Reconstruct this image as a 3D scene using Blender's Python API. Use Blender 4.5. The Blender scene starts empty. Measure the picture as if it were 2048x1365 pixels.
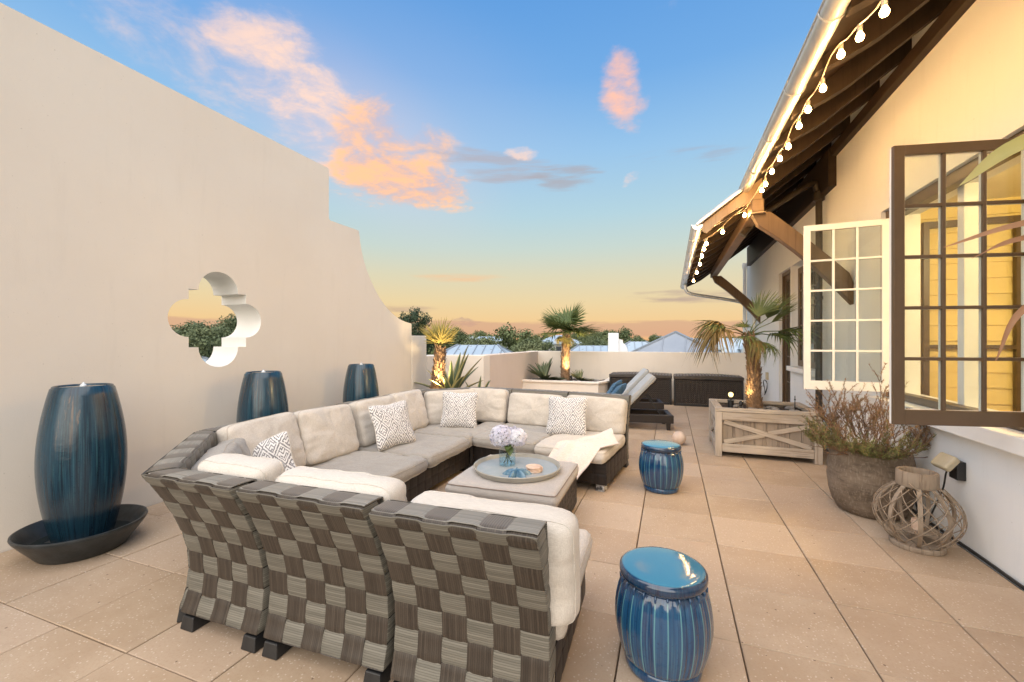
import bpy, bmesh, math, random
from mathutils import Vector, Matrix, Euler, noise
R = math.radians
PI = math.pi
rnd = random.Random(7)
scene = bpy.context.scene
C = scene.collection

# ---------------------------------------------------------------- camera
cam_d = bpy.data.cameras.new('camera')
cam = bpy.data.objects.new('camera', cam_d)
C.objects.link(cam)
cam.location = (0, 0, 1.65)
cam.rotation_euler = (R(90), 0, R(20.34))
cam_d.sensor_width = 36.0
cam_d.lens = 15.03
cam_d.clip_start = 0.05
cam_d.clip_end = 6000
scene.camera = cam

# ---------------------------------------------------------------- exposure
scene.view_settings.view_transform = 'Standard'
scene.view_settings.look = 'None'
scene.view_settings.exposure = 0.32
scene.view_settings.gamma = 1.0
scene.view_settings.use_curve_mapping = False
scene.cycles.use_denoising = True
scene.cycles.max_bounces = 8
scene.cycles.transparent_max_bounces = 24
scene.cycles.sample_clamp_indirect = 6.0

# ---------------------------------------------------------------- node helpers
def N(t, typ, ins=None, **at):
    n = t.nodes.new(typ)
    for k, v in at.items():
        setattr(n, k, v)
    for k, v in (ins or {}).items():
        if isinstance(v, bpy.types.NodeSocket):
            t.links.new(v, n.inputs[k])
        else:
            n.inputs[k].default_value = v
    return n

def MA(t, op, a, b=None, c=None, clamp=False):
    n = t.nodes.new('ShaderNodeMath')
    n.operation = op
    n.use_clamp = clamp
    for i, v in enumerate((a, b, c)):
        if v is None:
            continue
        if isinstance(v, bpy.types.NodeSocket):
            t.links.new(v, n.inputs[i])
        else:
            n.inputs[i].default_value = v
    return n.outputs[0]

def col(c):
    return (c[0], c[1], c[2], 1.0)

def MIX(t, f, a, b, blend='MIX'):
    n = t.nodes.new('ShaderNodeMix')
    n.data_type = 'RGBA'
    n.blend_type = blend
    n.clamp_factor = True
    for i, v in ((0, f), (6, a), (7, b)):
        if isinstance(v, bpy.types.NodeSocket):
            t.links.new(v, n.inputs[i])
        elif i == 0:
            n.inputs[0].default_value = v
        else:
            n.inputs[i].default_value = col(v)
    return n.outputs[2]

def SS(t, v, lo, hi):
    n = N(t, 'ShaderNodeMapRange', {0: v, 1: lo, 2: hi, 3: 0.0, 4: 1.0})
    n.interpolation_type = 'SMOOTHSTEP'
    return n.outputs[0]

def RAMP(t, f, stops):
    n = t.nodes.new('ShaderNodeValToRGB')
    el = n.color_ramp.elements
    while len(el) < len(stops):
        el.new(0.5)
    for e, (p, c) in zip(el, stops):
        e.position = p
        e.color = col(c)
    t.links.new(f, n.inputs[0])
    return n.outputs[0]

# ---------------------------------------------------------------- world: dusk sky with lit clouds
SUN_EL, SUN_ROT = 46.0, 178.0
world = bpy.data.worlds.new('World')
scene.world = world
world.use_nodes = True
t = world.node_tree
t.nodes.clear()
tc = N(t, 'ShaderNodeTexCoord')
sep = N(t, 'ShaderNodeSeparateXYZ', {0: tc.outputs['Generated']})
dx, dy, dz = sep.outputs
zc = MA(t, 'MAXIMUM', dz, 0.0)
base = RAMP(t, zc, [(0.0, (.82, .43, .19)), (.035, (.82, .53, .24)), (.09, (.76, .59, .32)), (.15, (.66, .61, .42)),
                    (.21, (.53, .62, .56)), (.28, (.42, .60, .67)), (.40, (.29, .51, .75)), (.52, (.16, .38, .72)), (.66, (.10, .30, .67)), (1.0, (.08, .24, .56))])
sky = N(t, 'ShaderNodeTexSky')
sky.sky_type = 'NISHITA'
sky.sun_disc = False
sky.sun_elevation = R(SUN_EL)
sky.sun_rotation = R(SUN_ROT)
nish = MIX(t, 1.0, sky.outputs[0], (.08, .08, .08), 'MULTIPLY')
base = MIX(t, .06, base, nish)
az = MA(t, 'MULTIPLY', MA(t, 'ARCTAN2', dx, dy), 180 / PI)
el = MA(t, 'MULTIPLY', MA(t, 'ARCSINE', dz), 180 / PI)
den = MA(t, 'ADD', zc, .13)
px = MA(t, 'DIVIDE', dx, den)
py = MA(t, 'DIVIDE', dy, den)
cp = N(t, 'ShaderNodeCombineXYZ', {0: px, 1: py, 2: 0.0}).outputs[0]
n1 = N(t, 'ShaderNodeTexNoise', {'Vector': cp, 'Scale': 4.2, 'Detail': 8.0, 'Roughness': .58, 'Distortion': .5}).outputs[0]
n2 = N(t, 'ShaderNodeTexNoise', {'Vector': cp, 'Scale': 11.0, 'Detail': 7.0, 'Roughness': .65, 'Distortion': .3}).outputs[0]
nn = MA(t, 'ADD', MA(t, 'MULTIPLY', n1, .66), MA(t, 'MULTIPLY', n2, .34))
ed = N(t, 'ShaderNodeCombineXYZ', {0: MA(t, 'MULTIPLY', az, .055), 1: MA(t, 'MULTIPLY', el, .5), 2: 0.0}).outputs[0]
nb = N(t, 'ShaderNodeTexNoise', {'Vector': ed, 'Scale': 1.5, 'Detail': 6.0, 'Roughness': .6}).outputs[0]

def blob(a0, e0, ha, he, rot, soft=.3):
    a = MA(t, 'SUBTRACT', az, a0)
    e = MA(t, 'SUBTRACT', el, e0)
    c, s = math.cos(R(rot)), math.sin(R(rot))
    u = MA(t, 'DIVIDE', MA(t, 'ADD', MA(t, 'MULTIPLY', a, c), MA(t, 'MULTIPLY', e, s)), ha)
    v = MA(t, 'DIVIDE', MA(t, 'SUBTRACT', MA(t, 'MULTIPLY', e, c), MA(t, 'MULTIPLY', a, s)), he)
    d = MA(t, 'SQRT', MA(t, 'ADD', MA(t, 'MULTIPLY', u, u), MA(t, 'MULTIPLY', v, v)))
    return MA(t, 'SUBTRACT', 1.0, SS(t, d, soft, 1.25))

def lay(cur, m, thr, w, noi, colr, op):
    f = SS(t, MA(t, 'ADD', noi, MA(t, 'MULTIPLY', MA(t, 'SUBTRACT', m, 1.0), .42)), thr, thr + w)
    return MIX(t, MA(t, 'MULTIPLY', f, op), cur, colr)

pink = MIX(t, SS(t, nn, .38, .60), (.58, .44, .47), (1.0, .56, .31))
pale = MIX(t, SS(t, nn, .38, .62), (.52, .52, .64), (.95, .66, .52))
cur = base
cur = MIX(t, MA(t, 'MULTIPLY', blob(-33, 28, 24, 11, -12, .0), .16), cur, (.62, .58, .68))
cur = MIX(t, MA(t, 'MULTIPLY', blob(-40, 23.5, 19, 9, -24, .0), .34), cur, (.80, .60, .60))
cur = lay(cur, blob(-60, 28.8, 13, 5.0, -25), .30, .46, nn, pale, .65)
cur = lay(cur, blob(-49, 29.0, 10, 7.5, -30), .30, .34, nn, pale, .85)
cur = lay(cur, blob(-44.3, 25.4, 11, 7.6, -35), .29, .32, nn, pale, .90)
cur = lay(cur, blob(-38.5, 23.6, 7.6, 7.6, -20), .29, .28, nn, pink, .92)
cur = lay(cur, blob(-31.2, 23.8, 5.4, 3.8, 0), .28, .34, nn, pink, .8)
cur = lay(cur, blob(-34.5, 19.8, 13, 4.2, -4), .27, .26, nn, pink, .97)
cur = lay(cur, blob(-22, 22.2, 13, 3.2, -6), .32, .30, nb, (.42, .38, .41), .70)
cur = lay(cur, blob(-13.5, 20.8, 7, 2.3, -2), .32, .24, nb, (.38, .37, .41), .75)
cur = lay(cur, blob(1, 22.0, 14, 1.3, -3), .40, .25, nb, (.36, .36, .42), .55)
cur = lay(cur, blob(-5.6, 29.6, 4.8, 5.8, 8), .33, .30, nn, (.98, .52, .36), .95)
cur = lay(cur, blob(-19, 23.6, 4, 1.4, 0), .40, .20, nn, pale, .7)
cur = lay(cur, blob(-4.5, 20.2, 2.6, 1.6, 30), .42, .16, nn, pale, .6)
cur = lay(cur, blob(4, 5.4, 13, 1.3, -2), .32, .30, nb, (.42, .31, .27), .8)
cur = lay(cur, blob(-35, 4.2, 9, .9, 0), .34, .30, nb, (.46, .32, .25), .7)
cur = lay(cur, blob(-27, 8.3, 9, .9, 0), .34, .40, nb, (.86, .47, .24), .65)
cur = lay(cur, blob(-27, 2.4, 4, 1.1, 0), .38, .16, nn, (.42, .27, .25), .5)
# thin mauve bank above the horizon, all the way round
edge = MA(t, 'ADD', 2.5, MA(t, 'MULTIPLY', MA(t, 'SUBTRACT', nb, .5), 2.4))
bank = MA(t, 'MULTIPLY', MA(t, 'SUBTRACT', 1.0, SS(t, MA(t, 'SUBTRACT', el, edge), -.25, .25)), SS(t, el, .25, .8))
cur = MIX(t, MA(t, 'MULTIPLY', bank, .65), cur, (.56, .32, .23))
# scattered high cloud in the rest of the sky
rest = MA(t, 'MULTIPLY', SS(t, nn, .56, .70), SS(t, el, 32.0, 44.0))
cur = MIX(t, MA(t, 'MULTIPLY', rest, .5), cur, pale)
below = SS(t, dz, -.02, 0.0)
cur = MIX(t, below, (.10, .09, .07), cur)
bg = N(t, 'ShaderNodeBackground', {'Color': cur, 'Strength': .93})
out = N(t, 'ShaderNodeOutputWorld', {0: bg.outputs[0]})

# ---------------------------------------------------------------- sun: the low bright half of the sky behind the camera
sun_d = bpy.data.lights.new('sun', 'SUN')
sun_d.energy = 5.0
sun_d.angle = R(110)
sun_d.color = (1.0, .89, .76)
sun = bpy.data.objects.new('sun', sun_d)
C.objects.link(sun)
sun.rotation_euler = (R(90 - SUN_EL), 0, R(180 - SUN_ROT))

# ================================================================ mesh helpers
class MB:
    def __init__(s):
        s.v = []; s.f = []; s.mi = []; s.uv = []
    def add(s, V, F, mi=0, UV=None):
        b = len(s.v)
        s.v.extend([tuple(p) for p in V])
        for k, f in enumerate(F):
            s.f.append([b + i for i in f])
            s.mi.append(mi)
            if UV is None:
                s.uv.append([(V[i][0] + V[i][1], V[i][2]) for i in f])
            elif isinstance(UV[0][0], (int, float)):
                s.uv.append([UV[i] for i in f])
            else:
                s.uv.append(UV[k])
    def obox(s, c, size, M=None, mi=0, taper=None):
        hx, hy, hz = size[0] / 2, size[1] / 2, size[2] / 2
        L = [Vector((x, y, z)) for z in (-hz, hz) for y in (-hy, hy) for x in (-hx, hx)]
        if taper:
            for i, p in enumerate(L):
                if p.z < 0:
                    p.x *= taper; p.y *= taper
        F = [(0, 2, 3, 1), (4, 5, 7, 6), (0, 1, 5, 4), (1, 3, 7, 5), (3, 2, 6, 7), (2, 0, 4, 6)]
        ax = max(range(3), key=lambda i: size[i])
        UV = []
        off = rnd.random() * 50
        for f in F:
            nrm = (L[f[1]] - L[f[0]]).cross(L[f[2]] - L[f[1]])
            na = max(range(3), key=lambda i: abs(nrm[i]))
            rest = [i for i in range(3) if i != na]
            if ax in rest:
                a = ax; b = [i for i in rest if i != ax][0]
            else:
                a, b = rest
            UV.append([(L[i][b] + off, L[i][a] + off) for i in f])
        V = []
        for p in L:
            q = (M @ p) if M is not None else p
            V.append(Vector(c) + q)
        s.add(V, F, mi, UV)
    def box(s, x0, x1, y0, y1, z0, z1, mi=0):
        s.obox(((x0 + x1) / 2, (y0 + y1) / 2, (z0 + z1) / 2), (x1 - x0, y1 - y0, z1 - z0), None, mi)
    def beam(s, p0, p1, w, h, up=(0, 0, 1), mi=0):
        p0, p1 = Vector(p0), Vector(p1)
        d = (p1 - p0)
        L = d.length
        z = d.normalized()
        x = Vector(up).cross(z)
        if x.length < 1e-4:
            x = Vector((1, 0, 0))
        x.normalize()
        y = z.cross(x)
        M = Matrix((x, y, z)).transposed()
        s.obox((p0 + p1) / 2, (w, h, L), M, mi)
    def tube(s, pts, r, n=8, mi=0, cap=True, closed=False):
        pts = [Vector(p) for p in pts]
        m = len(pts)
        rr = r if isinstance(r, (list, tuple)) else [r] * m
        V = []; UV = []
        prev = None
        ln = 0
        for i, p in enumerate(pts):
            a = pts[(i - 1) % m] if (closed or i > 0) else p
            b = pts[(i + 1) % m] if (closed or i < m - 1) else p
            d = (b - a)
            if d.length < 1e-9:
                d = Vector((0, 0, 1))
            d.normalize()
            if prev is None:
                x = Vector((0, 0, 1)).cross(d)
                if x.length < 1e-3:
                    x = Vector((1, 0, 0)).cross(d)
            else:
                x = prev - d * prev.dot(d)
            x.normalize()
            prev = x
            y = d.cross(x)
            if i:
                ln += (p - pts[i - 1]).length
            for k in range(n):
                th = 2 * PI * k / n
                V.append(p + (x * math.cos(th) + y * math.sin(th)) * rr[i])
                UV.append((k / n * 2 * PI * rr[i], ln))
        F = []
        for i in range(m if closed else m - 1):
            j = (i + 1) % m
            for k in range(n):
                F.append((i * n + k, i * n + (k + 1) % n, j * n + (k + 1) % n, j * n + k))
        if cap and not closed:
            F.append(tuple(range(n - 1, -1, -1)))
            F.append(tuple((m - 1) * n + k for k in range(n)))
        s.add(V, F, mi, UV)
    def lathe(s, prof, n=32, c=(0, 0, 0), mi=0, fn=None):
        V = []; F = []; UV = []
        m = len(prof)
        for (r, z) in prof:
            for k in range(n):
                th = 2 * PI * k / n
                q = fn(r, z, th) if fn else r
                V.append((c[0] + q * math.cos(th), c[1] + q * math.sin(th), c[2] + z))
        for i in range(m - 1):
            for k in range(n):
                k2 = (k + 1) % n
                F.append((i * n + k, i * n + k2, (i + 1) * n + k2, (i + 1) * n + k))
                UV.append([(k / n, prof[i][1]), ((k + 1) / n, prof[i][1]), ((k + 1) / n, prof[i + 1][1]), (k / n, prof[i + 1][1])])
        s.add(V, F, mi, UV)
    def extrude(s, poly, axis, a0, a1, mi=0):
        """poly: list of 2D points (CCW), extruded along axis 0/1/2 from a0 to a1"""
        n = len(poly)
        def P(q, a):
            if axis == 0: return (a, q[0], q[1])
            if axis == 1: return (q[0], a, q[1])
            return (q[0], q[1], a)
        V = [P(q, a0) for q in poly] + [P(q, a1) for q in poly]
        F = [tuple(range(n)), tuple(range(2 * n - 1, n - 1, -1))]
        for i in range(n):
            j = (i + 1) % n
            F.append((i, i + n, j + n, j))
        s.add(V, F, mi)
    def grid(s, fn, nu, nv, mi=0, uvs=(1, 1)):
        V = []; UV = []
        for j in range(nv + 1):
            for i in range(nu + 1):
                V.append(fn(i / nu, j / nv)); UV.append((i / nu * uvs[0], j / nv * uvs[1]))
        F = []
        for j in range(nv):
            for i in range(nu):
                a = j * (nu + 1) + i
                F.append((a, a + 1, a + nu + 2, a + nu + 1))
        s.add(V, F, mi, UV)
    def mesh(s, name, mats, smooth=None, fix=True):
        me = bpy.data.meshes.new(name)
        me.from_pydata(s.v, [], s.f)
        uvl = me.uv_layers.new(name='UVMap')
        flat = []
        for u in s.uv:
            for a in u:
                flat.extend(a[:2])
        uvl.data.foreach_set('uv', flat)
        for m in (mats if isinstance(mats, (list, tuple)) else [mats]):
            me.materials.append(m)
        me.polygons.foreach_set('material_index', s.mi)
        if fix:
            bm = bmesh.new(); bm.from_mesh(me)
            bmesh.ops.recalc_face_normals(bm, faces=bm.faces)
            bm.to_mesh(me); bm.free()
        if smooth is not None:
            me.polygons.foreach_set('use_smooth', [True] * len(me.polygons))
            if smooth < 179:
                me.set_sharp_from_angle(angle=R(smooth))
        me.update()
        return me
    def build(s, name, mats, parent=None, smooth=None, bevel=0, loc=None, rot=None, fix=True, segs=2):
        o = bpy.data.objects.new(name, s.mesh(name, mats, smooth, fix))
        C.objects.link(o)
        if parent is not None:
            o.parent = parent
        if loc is not None:
            o.location = loc
        if rot is not None:
            o.rotation_euler = rot
        if bevel:
            b = o.modifiers.new('bevel', 'BEVEL')
            b.width = bevel; b.segments = segs; b.limit_method = 'ANGLE'; b.angle_limit = R(35)
        return o

def inst(name, me, parent=None, loc=(0, 0, 0), rot=(0, 0, 0), scale=(1, 1, 1)):
    o = bpy.data.objects.new(name, me)
    C.objects.link(o)
    if parent is not None:
        o.parent = parent
    o.location = loc; o.rotation_euler = rot; o.scale = scale
    return o

def tag(o, label, cat, group=None, kind=None):
    if label: o['label'] = label
    if cat: o['category'] = cat
    if group: o['group'] = group
    if kind: o['kind'] = kind
    return o

def thing(name, label, cat, loc=(0, 0, 0), rotz=0.0, group=None):
    o = bpy.data.objects.new(name, None)
    o.empty_display_size = .1
    C.objects.link(o)
    o.location = loc
    o.rotation_euler = (0, 0, rotz)
    return tag(o, label, cat, group)

def copy_tree(o, parent=None):
    c = o.copy()
    C.objects.link(c)
    if parent is not None:
        c.parent = parent
    for ch in list(o.children):
        copy_tree(ch, c)
    return c

def structure(o):
    o['kind'] = 'structure'
    return o

def spline(pts, n):
    """Catmull-Rom through 2D/3D points, n samples per span"""
    P = [Vector(p) for p in pts]
    P = [P[0] * 2 - P[1]] + P + [P[-1] * 2 - P[-2]]
    out = []
    for i in range(1, len(P) - 2):
        a, b, c, d = P[i - 1], P[i], P[i + 1], P[i + 2]
        for k in range(n):
            u = k / n
            out.append(.5 * ((2 * b) + (c - a) * u + (2 * a - 5 * b + 4 * c - d) * u * u + (3 * b - a - 3 * c + d) * u ** 3))
    out.append(P[-2])
    return out

def nz(x, y=0, z=0):
    return noise.noise(Vector((x, y, z)))

# ================================================================ materials
def new_mat(name):
    m = bpy.data.materials.new(name)
    m.use_nodes = True
    m.node_tree.nodes.clear()
    return m, m.node_tree

def finish(m, t, colr, rough=.6, metal=0.0, bump=None, bs=.2, bd=.01, spec=.5, **extra):
    ins = {'Base Color': colr if isinstance(colr, bpy.types.NodeSocket) else col(colr), 'Roughness': rough, 'Metallic': metal, 'Specular IOR Level': spec}
    ins.update(extra)
    p = N(t, 'ShaderNodeBsdfPrincipled', ins)
    if bump is not None:
        b = N(t, 'ShaderNodeBump', {'Height': bump, 'Strength': bs, 'Distance': bd})
        t.links.new(b.outputs[0], p.inputs['Normal'])
    N(t, 'ShaderNodeOutputMaterial', {0: p.outputs[0]})
    return m

def coords(t, kind='Object', scale=(1, 1, 1), loc=(0, 0, 0)):
    c = N(t, 'ShaderNodeTexCoord').outputs[kind]
    return N(t, 'ShaderNodeMapping', {0: c, 'Location': loc, 'Scale': scale}).outputs[0]

def noisef(t, v, scale, detail=4, rough=.55, dist=0.0):
    return N(t, 'ShaderNodeTexNoise', {'Vector': v, 'Scale': scale, 'Detail': detail, 'Roughness': rough, 'Distortion': dist}).outputs[0]

def simple(name, a, b=None, scale=6, rough=.6, metal=0.0, bump=.15, bscale=60, kind='Object', stretch=(1, 1, 1), bd=.005, spec=.5, **extra):
    m, t = new_mat(name)
    v = coords(t, kind, stretch)
    n = noisef(t, v, scale, 5, .6)
    c = MIX(t, SS(t, n, .32, .68), a, b) if b else a
    h = noisef(t, v, bscale, 3, .6) if bump else None
    return finish(m, t, c, rough, metal, h, bump, bd, spec, **extra)

def stucco(name, a, b, stain=.1, spread=.6):
    m, t = new_mat(name)
    v = coords(t, 'Object')
    n = noisef(t, v, spread, 6, .6)
    c = MIX(t, SS(t, n, .3, .7), a, b)
    v2 = coords(t, 'Object', (2.5, 2.5, .35))
    streak = noisef(t, v2, 3, 6, .65)
    c = MIX(t, MA(t, 'MULTIPLY', SS(t, streak, .52, .75), stain), c, (a[0] * .6, a[1] * .58, a[2] * .55))
    spots = noisef(t, v, 45, 3, .5)
    c = MIX(t, MA(t, 'MULTIPLY', SS(t, spots, .70, .76), .35), c, (a[0] * .45, a[1] * .42, a[2] * .38))
    h = MA(t, 'ADD', noisef(t, v, 120, 4, .6), MA(t, 'MULTIPLY', noisef(t, v, 9, 3, .5), 1.2))
    return finish(m, t, c, .88, 0, h, .22, .006, .25)

M = {}
M['wall'] = stucco('warm_stucco', (.71, .63, .53), (.75, .68, .585), .07, .35)
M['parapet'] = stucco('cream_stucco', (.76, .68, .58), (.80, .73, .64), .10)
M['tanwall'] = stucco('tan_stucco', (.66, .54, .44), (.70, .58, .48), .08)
M['white'] = stucco('white_stucco', (.82, .83, .83), (.85, .86, .86), .10)
M['reveal'] = stucco('white_reveal', (.80, .76, .70), (.82, .79, .74), .05)

def paver_mat():
    m, t = new_mat('paver_concrete')
    v = coords(t, 'Object')
    oi = N(t, 'ShaderNodeObjectInfo')
    r = oi.outputs['Random']
    loc = N(t, 'ShaderNodeVectorMath', {0: v, 1: oi.outputs['Location']}, operation='ADD').outputs[0]
    n = noisef(t, loc, 1.6, 6, .65)
    c = MIX(t, SS(t, n, .3, .7), (.385, .28, .182), (.48, .37, .26))
    c = MIX(t, MA(t, 'MULTIPLY', r, .70), c, (.55, .43, .32))
    c = MIX(t, MA(t, 'MULTIPLY', MA(t, 'FRACT', MA(t, 'MULTIPLY', r, 7.3)), .35), c, (.36, .245, .165))
    fine = noisef(t, loc, 70, 3, .7)
    c = MIX(t, MA(t, 'MULTIPLY', SS(t, fine, .45, .75), .35), c, (.36, .22, .14))
    vo = N(t, 'ShaderNodeTexVoronoi', {'Vector': loc, 'Scale': 55.0, 'Randomness': 1.0})
    sp = MA(t, 'LESS_THAN', vo.outputs['Distance'], .25)
    pick = N(t, 'ShaderNodeSeparateColor', {0: vo.outputs['Color']}).outputs[0]
    sp = MA(t, 'MULTIPLY', sp, MA(t, 'GREATER_THAN', pick, .55))
    c = MIX(t, MA(t, 'MULTIPLY', sp, .42), c, (.74, .65, .54))
    vo2 = N(t, 'ShaderNodeTexVoronoi', {'Vector': loc, 'Scale': 9.0, 'Randomness': 1.0})
    dk = MA(t, 'MULTIPLY', MA(t, 'LESS_THAN', vo2.outputs['Distance'], .055), .75)
    c = MIX(t, dk, c, (.10, .06, .04))
    stain = noisef(t, loc, 3.0, 8, .7)
    c = MIX(t, MA(t, 'MULTIPLY', SS(t, stain, .56, .72), .25), c, (.30, .20, .14))
    h = MA(t, 'ADD', noisef(t, loc, 160, 3, .6), MA(t, 'MULTIPLY', sp, .4))
    return finish(m, t, c, .72, 0, h, .3, .003, .35)
M['paver'] = paver_mat()
M['joint'] = simple('joint_dirt', (.05, .035, .025), (.09, .06, .04), 5, .95)

def strap_mat(name, a, b, toplight=None):
    m, t = new_mat(name)
    uv = N(t, 'ShaderNodeTexCoord').outputs['UV']
    oi = N(t, 'ShaderNodeObjectInfo').outputs['Random']
    s = N(t, 'ShaderNodeSeparateXYZ', {0: uv})
    u = s.outputs[0]
    # about 20 round strands side by side in a strap (u in metres)
    ph = MA(t, 'MULTIPLY', u, 2 * PI / .0105)
    w = MA(t, 'ABSOLUTE', MA(t, 'SINE', MA(t, 'MULTIPLY', ph, .5)))
    st = N(t, 'ShaderNodeCombineXYZ', {0: MA(t, 'FLOOR', MA(t, 'MULTIPLY', u, 1 / .0105)), 1: MA(t, 'MULTIPLY', s.outputs[1], .8), 2: MA(t, 'MULTIPLY', oi, 40)}).outputs[0]
    n = noisef(t, st, 1.3, 3, .6)
    c = MIX(t, SS(t, n, .3, .7), a, b)
    if toplight:
        # sky light on the top rail, painted into the strap colour
        fz = MA(t, 'MULTIPLY', SS(t, s.outputs[1], toplight[0] - .02, toplight[0] + .02), MA(t, 'SUBTRACT', 1.0, SS(t, s.outputs[1], toplight[1] - .02, toplight[1] + .02)))
        c = MIX(t, MA(t, 'MULTIPLY', fz, .75), c, toplight[2])
    c = MIX(t, MA(t, 'MULTIPLY', MA(t, 'SUBTRACT', 1.0, SS(t, w, .0, .6)), .6), c, (a[0] * .25, a[1] * .25, a[2] * .25))
    return finish(m, t, c, .45, 0, w, .5, .0008, .4)
M['strap_h'] = strap_mat('resin_strap_light', (.115, .108, .088), (.195, .183, .152))
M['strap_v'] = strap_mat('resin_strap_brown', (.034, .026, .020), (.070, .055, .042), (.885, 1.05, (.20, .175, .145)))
M['strap_toplit'] = strap_mat('resin_strap_toplit', (.20, .185, .155), (.29, .27, .23))  # lighter copy for the rail top, sky light mixed into its colour
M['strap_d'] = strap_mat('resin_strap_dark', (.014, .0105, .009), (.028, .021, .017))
M['core'] = simple('woven_core', (.018, .014, .012), (.03, .024, .02), 20, .7)
M['black'] = simple('black_plastic', (.012, .012, .013), (.02, .02, .02), 20, .45)
M['chip'] = simple('chipped_paint_foot', (.70, .66, .62), (.02, .02, .02), 14, .5)

def fabric(name, a, b, sc=420, wear=.25):
    m, t = new_mat(name)
    v = coords(t, 'Object')
    wx = noisef(t, coords(t, 'Object', (1, .06, 1)), sc, 2, .6)
    wy = noisef(t, coords(t, 'Object', (.06, 1, 1)), sc, 2, .6)
    wv = MA(t, 'ADD', wx, wy)
    c = MIX(t, SS(t, wv, .8, 1.2), a, b)
    big = noisef(t, v, 4, 6, .65)
    c = MIX(t, MA(t, 'MULTIPLY', SS(t, big, .45, .75), wear), c, (a[0] * .72, a[1] * .68, a[2] * .64))
    h = MA(t, 'ADD', wv, MA(t, 'MULTIPLY', noisef(t, v, 14, 4, .6), .8))
    return finish(m, t, c, .95, 0, h, .35, .004, .15, **{'Sheen Weight': .25, 'Sheen Roughness': .5})
M['linen'] = fabric('beige_linen', (.50, .45, .385), (.63, .575, .505))
M['linen_white'] = fabric('pale_linen', (.53, .485, .425), (.64, .595, .53), wear=.15)
M['linen_grey'] = fabric('grey_linen', (.285, .260, .228), (.375, .345, .305))
M['taupe'] = fabric('taupe_canvas', (.40, .36, .325), (.47, .43, .39), wear=.15)
M['lounge'] = fabric('lounger_canvas', (.34, .36, .365), (.42, .44, .445), wear=.1)
M['throw'] = fabric('cream_knit', (.70, .58, .49), (.82, .71, .62), 260, .15)
M['piping'] = simple('taupe_piping', (.22, .17, .14), (.28, .22, .18), 30, .9)
M['piping_l'] = simple('beige_piping', (.44, .38, .31), (.50, .44, .37), 30, .9)

def ikat(name, light, dark, s=1.0):
    m, t = new_mat(name)
    c0 = N(t, 'ShaderNodeTexCoord').outputs['Object']
    wob = N(t, 'ShaderNodeTexNoise', {'Vector': c0, 'Scale': 45.0, 'Detail': 3.0})
    d = N(t, 'ShaderNodeVectorMath', {0: wob.outputs['Color'], 1: (.5, .5, .5)}, operation='SUBTRACT').outputs[0]
    d = N(t, 'ShaderNodeVectorMath', {0: d, 1: (.012, .02, 0)}, operation='MULTIPLY').outputs[0]
    v = N(t, 'ShaderNodeVectorMath', {0: c0, 1: d}, operation='ADD').outputs[0]
    sp = N(t, 'ShaderNodeSeparateXYZ', {0: v})
    X, Y = sp.outputs[0], sp.outputs[1]
    def tri(q, per):
        f = MA(t, 'FRACT', MA(t, 'ADD', MA(t, 'DIVIDE', q, per), 100.25))
        return MA(t, 'MULTIPLY', MA(t, 'ABSOLUTE', MA(t, 'SUBTRACT', f, .5)), 2.0)
    dm = MA(t, 'ADD', tri(X, .165 * s), tri(Y, .25 * s))
    rings = MA(t, 'FRACT', MA(t, 'MULTIPLY', dm, 2.6))
    a = MA(t, 'LESS_THAN', MA(t, 'ABSOLUTE', MA(t, 'SUBTRACT', rings, .5)), .24)
    z2 = MA(t, 'FRACT', MA(t, 'ADD', MA(t, 'DIVIDE', Y, .045 * s), MA(t, 'MULTIPLY', tri(X, .055 * s), .9)))
    b = MA(t, 'LESS_THAN', z2, .42)
    sel = MA(t, 'GREATER_THAN', MA(t, 'ABSOLUTE', MA(t, 'SUBTRACT', dm, 1.0)), .42)
    f = MIX(t, sel, N(t, 'ShaderNodeCombineXYZ', {0: a, 1: a, 2: a}).outputs[0], N(t, 'ShaderNodeCombineXYZ', {0: b, 1: b, 2: b}).outputs[0])
    f = N(t, 'ShaderNodeSeparateXYZ', {0: f}).outputs[0]
    br = noisef(t, coords(t, 'Object', (1, .3, 1)), 130, 2, .6)
    f = MA(t, 'MULTIPLY', f, SS(t, br, .30, .46))
    c = MIX(t, f, light, dark)
    return finish(m, t, c, .95, 0, noisef(t, c0, 300, 2, .6), .3, .002, .15)
M['ikat'] = ikat('ikat_print', (.74, .71, .68), (.20, .19, .19), .80)
M['blueprint'] = ikat('blue_ikat_print', (.03, .095, .18), (.16, .25, .33), .8)

def glaze(name, dark, mid, light, rust, ribs=0):
    m, t = new_mat(name)
    uv = N(t, 'ShaderNodeTexCoord').outputs['UV']
    s = N(t, 'ShaderNodeSeparateXYZ', {0: uv})
    oi = N(t, 'ShaderNodeObjectInfo').outputs['Random']
    a = MA(t, 'MULTIPLY', s.outputs[0], 2 * PI)
    def cyl(k, vz):
        return N(t, 'ShaderNodeCombineXYZ', {0: MA(t, 'MULTIPLY', MA(t, 'COSINE', a), k), 1: MA(t, 'MULTIPLY', MA(t, 'SINE', a), k), 2: MA(t, 'ADD', MA(t, 'MULTIPLY', s.outputs[1], vz), MA(t, 'MULTIPLY', oi, 20))}).outputs[0]
    streak = noisef(t, cyl(9, 1.2), 1.0, 6, .65)
    fine = noisef(t, cyl(34, 2.2), 1.0, 5, .7)
    c = MIX(t, SS(t, streak, .30, .62), dark, mid)
    c = MIX(t, MA(t, 'MULTIPLY', SS(t, fine, .50, .68), .75), c, light)
    v = coords(t, 'Object')
    spk = noisef(t, v, 90, 3, .7)
    c = MIX(t, MA(t, 'MULTIPLY', SS(t, spk, .60, .68), .55), c, (dark[0] * .6, dark[1] * .6, dark[2] * .6))
    return m, t, c, s, streak, fine, cyl
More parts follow.
